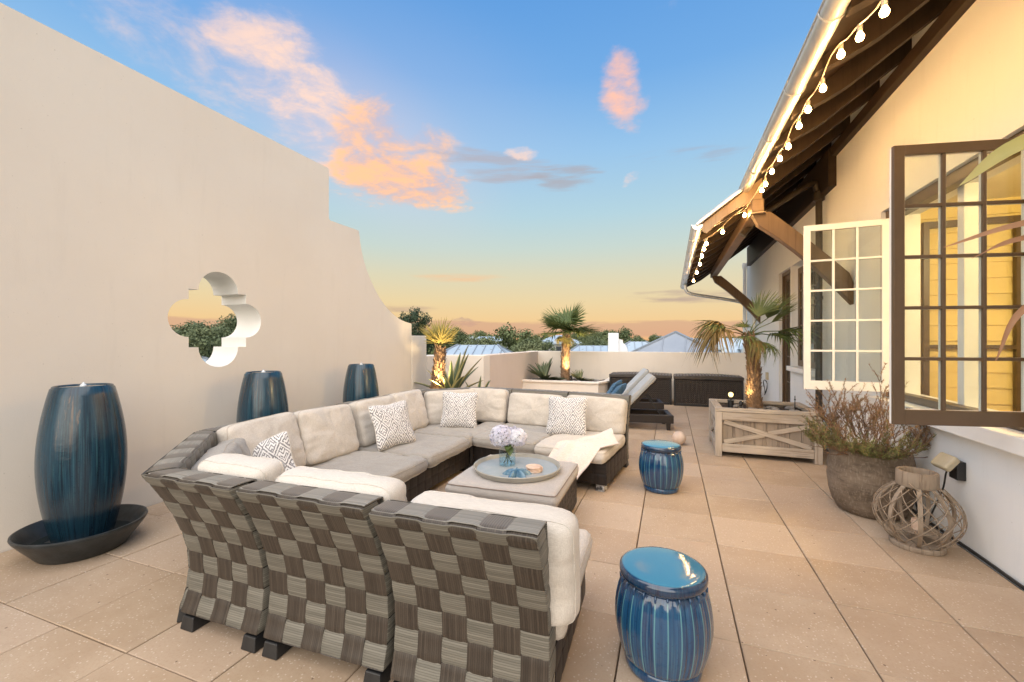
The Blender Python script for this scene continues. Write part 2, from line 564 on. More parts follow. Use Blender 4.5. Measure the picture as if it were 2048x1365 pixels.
def stool_glaze():
    m, t, c, s, streak, fine, cyl = glaze('stool_glaze', (.005, .022, .080), (.013, .072, .165), (.040, .150, .245), None)
    f = MA(t, 'FRACT', MA(t, 'MULTIPLY', s.outputs[0], 24.0))
    ln = MA(t, 'LESS_THAN', MA(t, 'ABSOLUTE', MA(t, 'SUBTRACT', f, .5)), .055)
    side = MA(t, 'MULTIPLY', SS(t, s.outputs[1], .045, .07), MA(t, 'SUBTRACT', 1.0, SS(t, s.outputs[1], .405, .42)))
    c = MIX(t, MA(t, 'MULTIPLY', MA(t, 'MULTIPLY', ln, side), .8), c, (.10, .27, .31))
    drip = MA(t, 'ADD', s.outputs[1], MA(t, 'MULTIPLY', MA(t, 'SUBTRACT', fine, .5), .16))
    c = MIX(t, MA(t, 'MULTIPLY', SS(t, drip, .385, .40), .6), c, (.006, .012, .03))
    c = MIX(t, MA(t, 'MULTIPLY', SS(t, s.outputs[1], .466, .470), .85), c, (.07, .25, .36))
    n = noisef(t, coords(t, 'Object'), 28, 4, .6)
    return finish(m, t, c, .10, 0, n, .12, .004, .6, **{'Coat Weight': .6, 'Coat Roughness': .05})
def urn_glaze():
    m, t, c, s, streak, fine, cyl = glaze('urn_glaze', (.004, .014, .027), (.012, .050, .082), (.030, .105, .135), None)
    top = SS(t, s.outputs[1], .72, 1.15)
    r1 = noisef(t, cyl(6, 2.0), 1.0, 6, .7, 1.0)
    c = MIX(t, MA(t, 'MULTIPLY', MA(t, 'MULTIPLY', SS(t, r1, .58, .66), top), .6), c, (.20, .125, .08))
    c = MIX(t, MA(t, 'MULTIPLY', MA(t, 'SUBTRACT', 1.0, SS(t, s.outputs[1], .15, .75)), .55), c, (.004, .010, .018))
    dr = MA(t, 'MULTIPLY', SS(t, fine, .55, .62), SS(t, s.outputs[1], 1.08, 1.2))
    c = MIX(t, MA(t, 'MULTIPLY', dr, .7), c, (.008, .008, .010))
    n = noisef(t, coords(t, 'Object'), 16, 4, .6)
    return finish(m, t, c, .26, 0, n, .3, .008, .5, **{'Coat Weight': .2, 'Coat Roughness': .15})
M['stool'] = stool_glaze()
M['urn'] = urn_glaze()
M['basin'] = simple('basin_glaze', (.012, .016, .018), (.030, .036, .040), 10, .38, 0, .3, 40)
M['water'] = simple('dark_water', (.01, .018, .02), None, 4, .04, 0, .08, 9)
M['bubble'] = simple('water_bubble', (.55, .60, .62), (.75, .78, .8), 20, .1, 0, 0)

def wood(name, a, b, dark, gs=1.0, rough=.75, mix=.8):
    m, t = new_mat(name)
    uv = N(t, 'ShaderNodeTexCoord').outputs['UV']
    oi = N(t, 'ShaderNodeObjectInfo').outputs['Random']
    mp = N(t, 'ShaderNodeMapping', {0: uv, 'Scale': (38 * gs, 1.6 * gs, 1)}).outputs[0]
    mp = N(t, 'ShaderNodeVectorMath', {0: mp, 1: N(t, 'ShaderNodeCombineXYZ', {2: MA(t, 'MULTIPLY', oi, 30)}).outputs[0]}, operation='ADD').outputs[0]
    g = noisef(t, mp, 1.0, 6, .65, .6)
    g2 = noisef(t, N(t, 'ShaderNodeMapping', {0: uv, 'Scale': (5 * gs, 1.2 * gs, 1)}).outputs[0], 1.0, 4, .6, .5)
    c = MIX(t, SS(t, g2, .35, .65), a, b)
    c = MIX(t, MA(t, 'MULTIPLY', SS(t, g, .50, .68), mix), c, dark)
    c = MIX(t, MA(t, 'MULTIPLY', oi, .18), c, dark)
    return finish(m, t, c, rough, 0, g, .35, .004, .3)
M['grey_wood'] = wood('weathered_wood', (.42, .35, .275), (.55, .47, .385), (.20, .15, .11))
M['grey_wood_d'] = wood('weathered_board', (.30, .245, .19), (.39, .32, .255), (.14, .10, .075))
M['lantern_wood'] = wood('lantern_wood', (.27, .21, .155), (.36, .29, .22), (.14, .10, .07), 1.4)
M['dark_wood'] = wood('eave_wood', (.036, .023, .015), (.050, .032, .020), (.022, .014, .009), .7, .6, .5)
M['brace_wood'] = wood('brace_wood', (.15, .095, .055), (.19, .125, .075), (.09, .055, .032), .7, .55, .5)
M['rake_wood'] = wood('rake_wood', (.30, .21, .13), (.36, .26, .17), (.2, .13, .08), .7, .6, .4)
M['rattan'] = simple('rattan_wire', (.24, .18, .125), (.33, .26, .19), 30, .65)
M['brown_paint'] = simple('brown_paint', (.095, .058, .030), (.110, .068, .036), 5, .38, 0, .08, 30)
M['white_paint'] = simple('white_paint', (.80, .79, .76), (.84, .83, .81), 5, .4, 0, .06, 30)
M['gutter'] = simple('galvanised_gutter', (.60, .61, .62), (.70, .71, .72), 5, .34, .55, .08, 12)
M['gutter_in'] = simple('gutter_seam', (.25, .23, .22), (.33, .31, .29), 5, .5, .7)
M['pipe_dark'] = simple('dark_pipe', (.028, .020, .015), (.04, .03, .022), 6, .45)
M['roof_metal'] = simple('roof_metal', (.30, .33, .36), (.36, .39, .42), 3, .45, .4, .05)
M['cable'] = simple('white_cable', (.55, .45, .33), None, 6, .5, 0, 0)
M['socket'] = simple('bulb_socket', (.55, .50, .42), (.62, .56, .48), 9, .5)

def emit(name, colr, st):
    m, t = new_mat(name)
    e = N(t, 'ShaderNodeEmission', {0: col(colr), 1: st})
    N(t, 'ShaderNodeOutputMaterial', {0: e.outputs[0]})
    return m
def bulb_mat():
    m, t = new_mat('lit_bulb')
    lw = N(t, 'ShaderNodeLayerWeight', {'Blend': .5}).outputs['Facing']
    k = SS(t, lw, .15, .80)
    c = MIX(t, k, (1.0, .57, .20), (1.0, .50, .16))
    st = MA(t, 'ADD', MA(t, 'MULTIPLY', MA(t, 'SUBTRACT', 1.0, k), 390.0), 2.0)
    e = N(t, 'ShaderNodeEmission', {0: c, 1: st})
    N(t, 'ShaderNodeOutputMaterial', {0: e.outputs[0]})
    return m
M['bulb'] = bulb_mat()
M['lens'] = emit('lit_lens', (1.0, .66, .24), 45.0)
M['pathglobe'] = emit('lit_path_globe', (1.0, .72, .26), 3.0)
M['globe'] = emit('lit_globe', (1.0, .74, .36), 260.0)

def glass(name, tint=(.93, .96, .95), ior=1.5, rough=.0):
    m, t = new_mat(name)
    g = N(t, 'ShaderNodeNewGeometry')
    dt = N(t, 'ShaderNodeVectorMath', {0: g.outputs['Normal'], 1: g.outputs['Incoming']}, operation='DOT_PRODUCT').outputs['Value']
    f = MA(t, 'ADD', MA(t, 'MULTIPLY', MA(t, 'POWER', MA(t, 'SUBTRACT', 1.0, MA(t, 'ABSOLUTE', dt), clamp=True), 5.0), .9), .04)
    tr = N(t, 'ShaderNodeBsdfTransparent', {0: col(tint)})
    gl = N(t, 'ShaderNodeBsdfGlossy', {0: (1, 1, 1, 1), 'Roughness': rough})
    mx = N(t, 'ShaderNodeMixShader', {0: f, 1: tr.outputs[0], 2: gl.outputs[0]})
    N(t, 'ShaderNodeOutputMaterial', {0: mx.outputs[0]})
    return m
M['glass'] = glass('window_glass', (.86, .90, .885))
M['vase'] = glass('vase_glass', (.90, .95, .97))
M['darkglass'] = simple('door_glass', (.05, .05, .05), (.09, .08, .06), 3, .05, 0, 0)

def leafm(name, a, b, rough=.5, scale=3, sss=0, edge=None, trans=0.0):
    m, t = new_mat(name)
    oi = N(t, 'ShaderNodeObjectInfo').outputs['Random']
    v = coords(t, 'Object')
    n = noisef(t, v, scale, 4, .6)
    f = MA(t, 'ADD', SS(t, n, .3, .7), MA(t, 'MULTIPLY', MA(t, 'SUBTRACT', oi, .5), .5), clamp=True)
    c = MIX(t, f, a, b)
    if edge:
        s = N(t, 'ShaderNodeSeparateXYZ', {0: N(t, 'ShaderNodeTexCoord').outputs['UV']}).outputs[0]
        e = SS(t, MA(t, 'ABSOLUTE', MA(t, 'SUBTRACT', s, .5)), .30, .36)
        c = MIX(t, MA(t, 'MULTIPLY', e, .85), c, edge)
    p = N(t, 'ShaderNodeBsdfPrincipled', {'Base Color': c, 'Roughness': rough, 'Specular IOR Level': .35})
    tl = N(t, 'ShaderNodeBsdfTranslucent', {0: c})
    mx = N(t, 'ShaderNodeMixShader', {0: trans, 1: p.outputs[0], 2: tl.outputs[0]})
    N(t, 'ShaderNodeOutputMaterial', {0: mx.outputs[0]})
    return m
M['palm'] = leafm('palm_leaf', (.075, .12, .038), (.16, .19, .06), .5, 4, trans=.2)
M['palm_yel'] = leafm('palm_leaf_yellow', (.34, .30, .09), (.48, .40, .14), .55, 4, trans=.25)
M['palm_dry'] = leafm('palm_leaf_dry', (.16, .14, .045), (.26, .17, .06), .6, 5, trans=.2)
M['leaf_brown'] = leafm('leaf_brown', (.26, .13, .07), (.36, .20, .10), .6, 5, trans=.2)
M['agave'] = leafm('agave_leaf', (.055, .085, .045), (.09, .12, .06), .45, 3, edge=(.42, .38, .16))
M['agave_g'] = leafm('agave_green', (.045, .075, .04), (.08, .11, .05), .45, 3, edge=(.16, .17, .08))
M['trunk'] = simple('palm_trunk', (.16, .095, .055), (.30, .19, .11), 18, .9, 0, .6, 60, bd=.02)
M['fibre'] = leafm('palm_fibre', (.16, .085, .045), (.34, .21, .12), .9, 12)
M['herb_brown'] = leafm('herb_brown', (.30, .18, .10), (.44, .30, .19), .8, 6, trans=.15)
M['herb_green'] = leafm('herb_green', (.12, .135, .045), (.20, .21, .08), .8, 6, trans=.15)
M['twig'] = simple('twig', (.16, .09, .055), (.24, .14, .09), 20, .9)
M['soil'] = simple('soil', (.035, .025, .02), (.07, .05, .038), 14, .95, 0, .8, 40, bd=.02)
M['pebble'] = simple('pebble', (.20, .19, .18), (.34, .32, .30), 3, .6)
def clay_mat():
    m, t = new_mat('clay_pot')
    v = coords(t, 'Object')
    big = noisef(t, coords(t, 'Object', (1, 1, 1.6)), 3.2, 6, .65, .4)
    c = MIX(t, SS(t, big, .32, .66), (.115, .086, .060), (.215, .165, .122))
    hatch = noisef(t, coords(t, 'Object', (1, 1, .35)), 70, 3, .6)
    band = noisef(t, coords(t, 'Object', (.15, .15, 1)), 60, 3, .6)
    c = MIX(t, MA(t, 'MULTIPLY', SS(t, hatch, .50, .66), .45), c, (.32, .26, .20))
    c = MIX(t, MA(t, 'MULTIPLY', SS(t, band, .52, .68), .45), c, (.075, .055, .040))
    lime = noisef(t, coords(t, 'Object', (6, 6, 1.2)), 2.2, 6, .7)
    c = MIX(t, MA(t, 'MULTIPLY', SS(t, lime, .60, .72), .4), c, (.36, .31, .25))
    return finish(m, t, c, .8, 0, MA(t, 'ADD', hatch, band), .6, .004, .3)
M['clay'] = clay_mat()
M['resin'] = None
def wicker(name, a, b, px, pz):
    m, t = new_mat(name)
    v = N(t, 'ShaderNodeTexCoord').outputs['Object']
    s = N(t, 'ShaderNodeSeparateXYZ', {0: v})
    h = MA(t, 'ADD', s.outputs[0], s.outputs[1])
    k = MA(t, 'MULTIPLY', h, 2 * PI / px)
    row = MA(t, 'FLOOR', MA(t, 'DIVIDE', s.outputs[2], pz))
    sh = MA(t, 'MULTIPLY', MA(t, 'MODULO', MA(t, 'ABSOLUTE', row), 2.0), PI)
    w = MA(t, 'ADD', MA(t, 'MULTIPLY', MA(t, 'SINE', MA(t, 'ADD', k, sh)), .5), .5)
    rz = MA(t, 'ABSOLUTE', MA(t, 'SINE', MA(t, 'MULTIPLY', s.outputs[2], PI / pz)))
    hh = MA(t, 'MULTIPLY', w, rz)
    c = MIX(t, SS(t, hh, .08, .6), a, b)
    return finish(m, t, c, .45, 0, hh, 1.0, .008, .45)
M['resin'] = wicker('resin_wicker', (.016, .012, .010), (.095, .074, .058), .05, .026)
M['wicker'] = wicker('lounger_wicker', (.016, .011, .008), (.055, .040, .030), .03, .012)
M['petal'] = leafm('hydrangea_petal', (.66, .64, .76), (.88, .87, .90), .7, 9, trans=.3)
M['flower_leaf'] = leafm('hydrangea_leaf', (.05, .09, .025), (.09, .13, .04), .5, 20, trans=.15)
M['stem'] = simple('flower_stem', (.06, .08, .03), (.09, .10, .04), 20, .6)
M['lid'] = simple('resin_lid', (.042, .033, .027), (.060, .048, .040), 8, .36, 0, .1)
M['tray'] = simple('tray_lacquer', (.33, .31, .265), (.37, .35, .30), 8, .25, 0, .05)
M['traybed'] = simple('tray_bed', (.30, .33, .34), (.34, .36, .37), 8, .22, 0, .05)
M['starfish'] = simple('glazed_starfish', (.03, .12, .22), (.17, .27, .33), 16, .22, 0, .4, 60)
M['coral'] = simple('coaster_shell', (.55, .36, .25), (.70, .54, .42), 24, .7, 0, .4)
M['ball'] = simple('travertine_ball', (.62, .47, .36), (.70, .56, .45), 7, .7, 0, .3)
M['yellow'] = simple('yellow_siding', (.78, .60, .24), (.82, .64, .28), 3, .55, 0, .05)
M['cream'] = simple('cream_paint', (.74, .66, .50), (.78, .70, .54), 3, .6, 0, .05)
M['bell'] = simple('clear_cover', (.42, .36, .24), (.50, .43, .30), 8, .3, 0, .1)
M['hose'] = simple('black_hose', (.015, .016, .017), (.03, .03, .03), 20, .5)
M['ground'] = simple('ground_scrub', (.045, .060, .025), (.08, .085, .045), .05, .95, 0, 0)
M['tree1'] = leafm('oak_foliage', (.085, .112, .045), (.16, .19, .078), .7, .35, trans=.1)
M['tree2'] = leafm('scrub_foliage', (.10, .13, .062), (.19, .21, .10), .7, .4, trans=.1)
M['pine'] = leafm('pine_foliage', (.022, .042, .022), (.048, .074, .036), .7, .6, trans=.05)
M['bark'] = simple('bark', (.10, .075, .055), (.16, .12, .09), 4, .9)
M['hwall'] = simple('far_white_wall', (.72, .71, .69), (.78, .77, .75), .4, .8, 0, 0)
M['hroof'] = simple('far_blue_roof', (.36, .44, .50), (.42, .50, .56), .4, .45, .2, 0)
M['hroof_g'] = simple('far_grey_roof', (.24, .27, .31), (.29, .32, .36), .4, .45, .2, 0)
M['hwin'] = simple('far_window', (.05, .06, .07), (.08, .09, .10), 1, .15, 0, 0)
M['tan'] = simple('far_tan_wall', (.5, .33, .18), (.55, .38, .22), 1, .8, 0, 0)

# ================================================================ terrace floor
WL, WR = -4.91, 2.224          # face of the left wall, face of the house wall
FARY = 13.0
PX, PY, G = .612, .606, .008
b = MB()
b.box(-5.6, 2.5, -1.6, 13.3, -.30, -.035)
floor = structure(b.build('terrace_floor', M['joint']))
floor['label'] = 'roof terrace laid with square tan concrete pavers'
pav_cache = {}
def paver(x0, x1, y0, y1):
    k = (round(x1 - x0, 3), round(y1 - y0, 3))
    if k not in pav_cache:
        q = MB()
        w, d = k
        c = .004
        V = [(-w/2, -d/2, -.035), (w/2, -d/2, -.035), (w/2, d/2, -.035), (-w/2, d/2, -.035),
             (-w/2, -d/2, -c), (w/2, -d/2, -c), (w/2, d/2, -c), (-w/2, d/2, -c),
             (-w/2+c, -d/2+c, 0), (w/2-c, -d/2+c, 0), (w/2-c, d/2-c, 0), (-w/2+c, d/2-c, 0)]
        F = [(8, 9, 10, 11), (0, 1, 5, 4), (1, 2, 6, 5), (2, 3, 7, 6), (3, 0, 4, 7), (4, 5, 9, 8), (5, 6, 10, 9), (6, 7, 11, 10), (7, 4, 8, 11)]
        q.add(V, F)
        pav_cache[k] = q.mesh('paver', M['paver'])
    z = rnd.uniform(-.0030, .0012)
    inst('paver', pav_cache[k], floor, ((x0 + x1) / 2, (y0 + y1) / 2, z), (rnd.uniform(-.0015, .0015), rnd.uniform(-.0015, .0015), 0))
xs = [-.255 + PX * k for k in range(-8, 5)]
xs = [WL + .01] + [x for x in xs if WL + .08 < x < WR - .08] + [WR - .035]
ys = [2.625 + PY * k for k in range(-5, 19)]
ys = [y for y in ys if y < FARY - .1] + [FARY - .02]
for i in range(len(xs) - 1):
    for j in range(len(ys) - 1):
        if ys[j] < .3 and abs(xs[i]) > 3: continue
        paver(xs[i] + G / 2, xs[i + 1] - G / 2, ys[j] + .0024, ys[j + 1] - .0024)

# ================================================================ tall left wall with quatrefoil
def quatrefoil(cy, cz, h=.335, hz=.32, r=.225, n=14):
    P = []
    def arc(y, z, a0, rr):
        for k in range(n + 1):
            a = R(a0 + 180 * k / n)
            P.append((y + rr * math.cos(a), z + rr * math.sin(a)))
    arc(cy + h, cz, -90, .207); P.append((cy + h, cz + hz))
    arc(cy, cz + hz, 0, .232); P.append((cy - h, cz + hz))
    arc(cy - h, cz, 90, .207); P.append((cy - h, cz - hz))
    arc(cy, cz - hz, 180, .232); P.append((cy + h, cz - hz))
    return P
prof = [(-1.8, -.03), (7.40, -.03), (7.40, 2.0)]
curve = spline([(7.40, 2.0), (7.05, 2.06), (6.72, 2.19), (6.40, 2.42), (6.14, 2.72), (5.97, 3.02), (5.88, 3.30), (5.86, 3.42)], 6)
prof += [(p[0], p[1]) for p in curve[1:]]
prof += [(5.84, 3.505), (5.20, 3.505), (5.17, 3.53), (5.17, 4.27), (5.15, 4.295), (-1.8, 4.295)]
hole = quatrefoil(3.47, 1.90)
def wall_with_hole(outer, hole, x_front, x_back):
    bm = bmesh.new()
    def loop(P, x):
        vs = [bm.verts.new((x, p[0], p[1])) for p in P]
        es = [bm.edges.new((vs[i], vs[(i + 1) % len(vs)])) for i in range(len(vs))]
        return vs, es
    side = []
    for x in (x_front, x_back):
        vo, eo = loop(outer, x)
        vh, eh = loop(hole, x)
        r = bmesh.ops.triangle_fill(bm, use_beauty=True, edges=eo + eh)
        side.append((vo, vh))
    for k, mi in ((0, 0), (1, 1)):
        A, B = side[0][k], side[1][k]
        n = len(A)
        for i in range(n):
            j = (i + 1) % n
            f = bm.faces.new((A[i], A[j], B[j], B[i]))
            f.material_index = mi
            if mi: f.smooth = True
    bmesh.ops.recalc_face_normals(bm, faces=bm.faces)
    me = bpy.data.meshes.new('stucco_wall')
    bm.to_mesh(me); bm.free()
    return me
me = wall_with_hole(prof, hole, WL, -5.34)
me.materials.append(M['wall']); me.materials.append(M['reveal'])
me.set_sharp_from_angle(angle=R(40))
o = inst('stucco_wall', me)
tag(o, 'tall warm stucco wall with stepped curved top and quatrefoil opening', 'wall')

# ---------------------------------------------------------------- low parapets
def simple_wall(name, pieces, mt, label, cat='wall'):
    q = MB()
    for p in pieces: q.box(*p)
    o = q.build(name, mt, bevel=.008)
    return tag(o, label, cat)
simple_wall('garden_wall', [(-5.33, -4.90, 7.404, 7.95, -.03, 1.76)], M['parapet'], 'short lower stucco wall stub continuing from the curved end of the tall wall')
simple_wall('parapet_wall', [(-5.33, -4.90, 7.953, 8.79, -.03, 1.325), (-4.897, -3.94, 8.79, 9.15, -.03, 1.325)], M['parapet'], 'cream parapet return behind the agave and small palm')
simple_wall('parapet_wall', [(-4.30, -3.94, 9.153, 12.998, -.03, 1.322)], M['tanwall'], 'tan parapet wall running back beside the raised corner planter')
simple_wall('parapet_wall', [(-4.30, WR - .002, 13.0, 13.36, -.03, 1.33)], M['parapet'], 'long cream parapet wall across the far end behind the storage boxes')

# ================================================================ house
house = thing('stucco_house', 'cream stucco house on the right with deep dark wooden eaves and open casement window', 'house', (WR, 6.0, 0))
HX, HY = WR, 6.0
def hb(name, q, mt, smooth=None, bevel=0, parent=None):
    """build geometry given in world coordinates as a part of the house"""
    for i, p in enumerate(q.v):
        q.v[i] = (p[0] - HX, p[1] - HY, p[2])
    return q.build(name, mt, parent or house, smooth, bevel)
X0, X1 = WR, WR + .28
OY0, OY1, OZ0, OZ1 = 3.60, 5.96, 1.03, 3.10     # big window opening
DY0, DY1, DZ1 = 9.85, 10.80, 3.12               # door opening
SY0, SY1, SZ0 = 8.20, 9.78, 1.17                # narrow window by the door
q = MB()
q.box(X0, X1, -1.6, OY0, -.03, 5.2)
q.box(X0, X1, OY0, OY1, -.03, OZ0 - .13)
q.box(X0, X1, OY0, OY1, OZ1, 5.2)
q.box(X0, X1, OY1, SY0, -.03, 5.2)
q.box(X0, X1, SY0, SY1, -.03, SZ0 - .1)
q.box(X0, X1, SY0, DY1, DZ1, 5.2)
q.box(X0, X1, SY1, DY0, -.03, DZ1)
q.box(X0, X1, DY1, 15.0, -.03, 5.2)
q.box(X1, 8.0, 14.72, 15.0, -.03, 5.2)
hb('wall', q, M['white'])
# sills
q = MB(); q.box(WR - .11, X1 - .02, 3.2, 6.12, OZ0 - .125, OZ0 - .005)
hb('window_sill', q, M['white'], bevel=.008)
q = MB(); q.box(WR - .09, X1 - .02, SY0 - .1, SY1 - .02, SZ0 - .095, SZ0 - .005)
hb('window_sill', q, M['white'], bevel=.008)
# black membrane strip along the wall foot
q = MB(); q.tube([(WR - .016 + .004 * math.sin(k * 1.7), .4 + k * .25, .006) for k in range(50)], .012, 6)
hb('flashing_strip', q, M['hose'], smooth=60)
# fixed frame in the big opening (dark outside, white liner behind it)
q = MB()
fx0, fx1 = WR + .04, WR + .14
q.box(fx0, fx1, OY0, OY0 + .12, OZ0, OZ1); q.box(fx0, fx1, OY1 - .16, OY1, OZ0, OZ1)
q.box(fx0, fx1, OY0 + .12, OY1 - .16, OZ1 - .11, OZ1); q.box(fx0, fx1, OY0 + .12, OY1 - .16, OZ0, OZ0 + .07)
hb('window_frame', q, M['brown_paint'], bevel=.005)
q = MB()
fx0, fx1 = WR + .142, WR + .30
q.box(fx0, fx1, OY0 + .01, OY0 + .09, OZ0, OZ1); q.box(fx0, fx1, OY1 - .12, OY1 - .01, OZ0, OZ1)
q.box(fx0, fx1, OY0 + .09, OY1 - .12, OZ1 - .08, OZ1); q.box(fx0, fx1, OY0 + .09, OY1 - .12, OZ0, OZ0 + .05)
q.box(fx0 + .02, fx1 - .03, 4.84, 4.93, OZ0 + .05, OZ1 - .08)
hb('window_liner', q, M['white_paint'], bevel=.005)

def casement(name, hinge, free, z0, z1, ncol, nrow, flip, label=None):
    """one outward-opening leaf; local X from the free stile to the hinge stile, exterior on local -Y"""
    h = Vector((hinge[0] - HX, hinge[1] - HY, 0)); f = Vector((free[0] - HX, free[1] - HY, 0))
    W = (h - f).length; Hh = z1 - z0
    ang = math.atan2((h - f).y, (h - f).x)
    T, st, br = .046, .066, .10
    q = MB()
    for (a0, a1, mi) in ((-T / 2, 0.004, 0), (0.0045, T / 2, 1)):
        if flip: mi = 1 - mi
        q.box(0, st, a0, a1, 0, Hh, mi); q.box(W - st, W, a0, a1, 0, Hh, mi)
        q.box(st, W - st, a0, a1, 0, br, mi); q.box(st, W - st, a0, a1, Hh - st, Hh, mi)
    o = q.build('casement', [M['brown_paint'], M['white_paint']], house, bevel=.003)
    o.location = (f.x, f.y, z0); o.rotation_euler = (0, 0, ang)
    if label: o['label'] = label
    pw = (W - 2 * st) / ncol; ph = (Hh - br - st) / nrow
    def bar(x0, x1, zz0, zz1):
        m = MB()
        for (a0, a1, mi) in ((-.018, .0, 0), (.001, .018, 1)):
            if flip: mi = 1 - mi
            m.box(x0, x1, a0, a1, zz0, zz1, mi)
        m.build('muntin', [M['brown_paint'], M['white_paint']], o, bevel=.003)
    for i in range(1, ncol):
        bar(st + i * pw - .011, st + i * pw + .011, br + .001, Hh - st - .001)
    for j in range(1, nrow):
        for i in range(ncol):
            bar(st + i * pw + (.0112 if i else .001), st + (i + 1) * pw - (.0112 if i < ncol - 1 else .001), br + j * ph - .011, br + j * ph + .011)
    g = MB(); g.box(-pw / 2 + .008, pw / 2 - .008, -.002, .002, -ph / 2 + .008, ph / 2 - .008)
    gm = g.mesh('pane', M['glass'])
    for i in range(ncol):
        for j in range(nrow):
            inst('pane', gm, o, (st + (i + .5) * pw, 0.0, br + (j + .5) * ph))
    # hinges on the hinge stile and a stay at the foot
    hm = MB()
    for zz in (.25, Hh / 2, Hh - .25):
        hm.tube([(W + .006, 0, zz - .04), (W + .006, 0, zz + .04)], .009, 8)
    hm.build('hinge', M['black'], o, smooth=40)
    return o
casement('casement', (2.215, 3.765), (1.40, 3.60), 1.09, 2.96, 3, 5, False, 'nearer window leaf, brown painted outside')
casement('casement', (2.205, 5.72), (1.43, 5.765), 1.10, 2.965, 3, 5, True, 'farther window leaf, white painted inside')

# far door and narrow window beside it
def glazed(name, y0, y1, z0, z1, ncol, nrow, kick):
    q = MB(); st = .11
    x0, x1 = WR + .10, WR + .15
    q.box(x0, x1, y0, y0 + st, z0, z1); q.box(x0, x1, y1 - st, y1, z0, z1)
    q.box(x0, x1, y0 + st, y1 - st, z0, z0 + kick); q.box(x0, x1, y0 + st, y1 - st, z1 - st, z1)
    o = hb(name, q, M['brown_paint'], bevel=.006)
    pw = (y1 - y0 - 2 * st) / ncol; ph = (z1 - z0 - kick - st) / nrow
    for i in range(1, ncol):
        m = MB(); m.box(x0 + .01, x1 - .005, y0 + st + i * pw - .014, y0 + st + i * pw + .014, z0 + kick + .001, z1 - st - .001)
        hb('muntin', m, M['brown_paint'], parent=o)
    for j in range(1, nrow):
        for i in range(ncol):
            m = MB(); zz = z0 + kick + j * ph
            m.box(x0 + .012, x1 - .007, y0 + st + i * pw + .0145, y0 + st + (i + 1) * pw - .0145, zz - .014, zz + .014)
            hb('muntin', m, M['brown_paint'], parent=o)
    for i in range(ncol):
        for j in range(nrow):
            g = MB(); g.box(x0 + .022, x0 + .026, y0 + st + i * pw + .001, y0 + st + (i + 1) * pw - .001, z0 + kick + j * ph + .001, z0 + kick + (j + 1) * ph - .001)
            hb('pane', g, M['darkglass'], parent=o)
    return o
d = glazed('door', DY0 + .06, DY1 - .06, 0.0, DZ1 - .08, 3, 5, .25)
m = MB(); m.tube([(WR + .10, DY0 + .13, 1.0), (WR + .05, DY0 + .13, 1.0), (WR + .05, DY0 + .25, 1.0)], .009, 8)
hb('handle', m, M['black'], smooth=50, parent=d)
glazed('window', SY0 + .05, SY1 - .04, SZ0, DZ1 - .06, 3, 5, .11)
q = MB()
q.box(WR + .06, WR + .20, DY0 + .001, DY0 + .058, 0, DZ1 - .001); q.box(WR + .06, WR + .20, DY1 - .058, DY1 - .001, 0, DZ1 - .001)
q.box(WR + .06, WR + .20, DY0 + .058, DY1 - .058, DZ1 - .078, DZ1 - .001)
hb('door_frame', q, M['brown_paint'], bevel=.004)

# the lit room behind the open window
RX0, RX1, RY0, RY1, RZ0, RZ1 = X1 + .002, 6.4, 2.6, 7.2, .45, 3.45
q = MB()
q.box(RX0, RX1, RY0, RY1, RZ0 - .1, RZ0)
hb('room_floor', q, M['rake_wood'])
q = MB(); q.box(RX0, RX1, RY0, RY1, RZ1, RZ1 + .1); hb('room_ceiling', q, M['cream'])
q = MB(); q.box(RX1, RX1 + .1, RY0, RY1, RZ0, RZ1); q.box(RX0, RX1, RY0 - .1, RY0, RZ0, RZ1); q.box(RX0, RX1, RY1, RY1 + .1, RZ0, RZ1)
rw = hb('room_wall', q, M['cream'])
nb_ = 15
bh = (RZ1 - RZ0) / nb_
q = MB()
V = [(-1.9, 0, -bh / 2), (1.9, 0, -bh / 2), (1.9, 0, bh / 2), (-1.9, 0, bh / 2), (-1.9, -.030, -bh / 2 + .002), (1.9, -.030, -bh / 2 + .002), (1.9, -.008, bh / 2), (-1.9, -.008, bh / 2)]
q.add(V, [(4, 5, 6, 7), (0, 3, 2, 1), (0, 1, 5, 4), (7, 6, 2, 3), (0, 4, 7, 3), (1, 2, 6, 5)])
bm_ = q.mesh('siding_board', M['yellow'])
for k in range(nb_):
    inst('siding_board', bm_, rw, ((RX0 + RX1) / 2 - HX + .05, RY1 - HY - .001, RZ0 + (k + .5) * bh))
lamp = thing('pendant_lamp', 'round lit pendant lamp hanging inside the yellow room', 'lamp', (4.0, 4.1, RZ1))
q = MB(); q.lathe([(.001, -.62), (.07, -.60), (.12, -.54), (.135, -.47), (.12, -.40), (.07, -.345), (.03, -.33)], 20)
q.build('globe', M['globe'], lamp, smooth=180)
q = MB(); q.tube([(0, 0, 0), (0, 0, -.33)], .006, 6); q.lathe([(.05, 0), (.05, -.03), (.001, -.03)], 16)
q.build('cord', M['black'], lamp, smooth=40)
# door of the room seen from inside: a dark sash and white curtain stile
q = MB(); q.box(3.1, 3.16, 7.10, 7.16, RZ0, 3.2); q.box(4.0, 4.06, 7.10, 7.16, RZ0, 3.2); q.box(3.16, 4.0, 7.10, 7.16, 3.12, 3.2); q.box(3.16, 4.0, 7.10, 7.16, 1.55, 1.60)
hb('inner_door', q, M['brown_paint'])

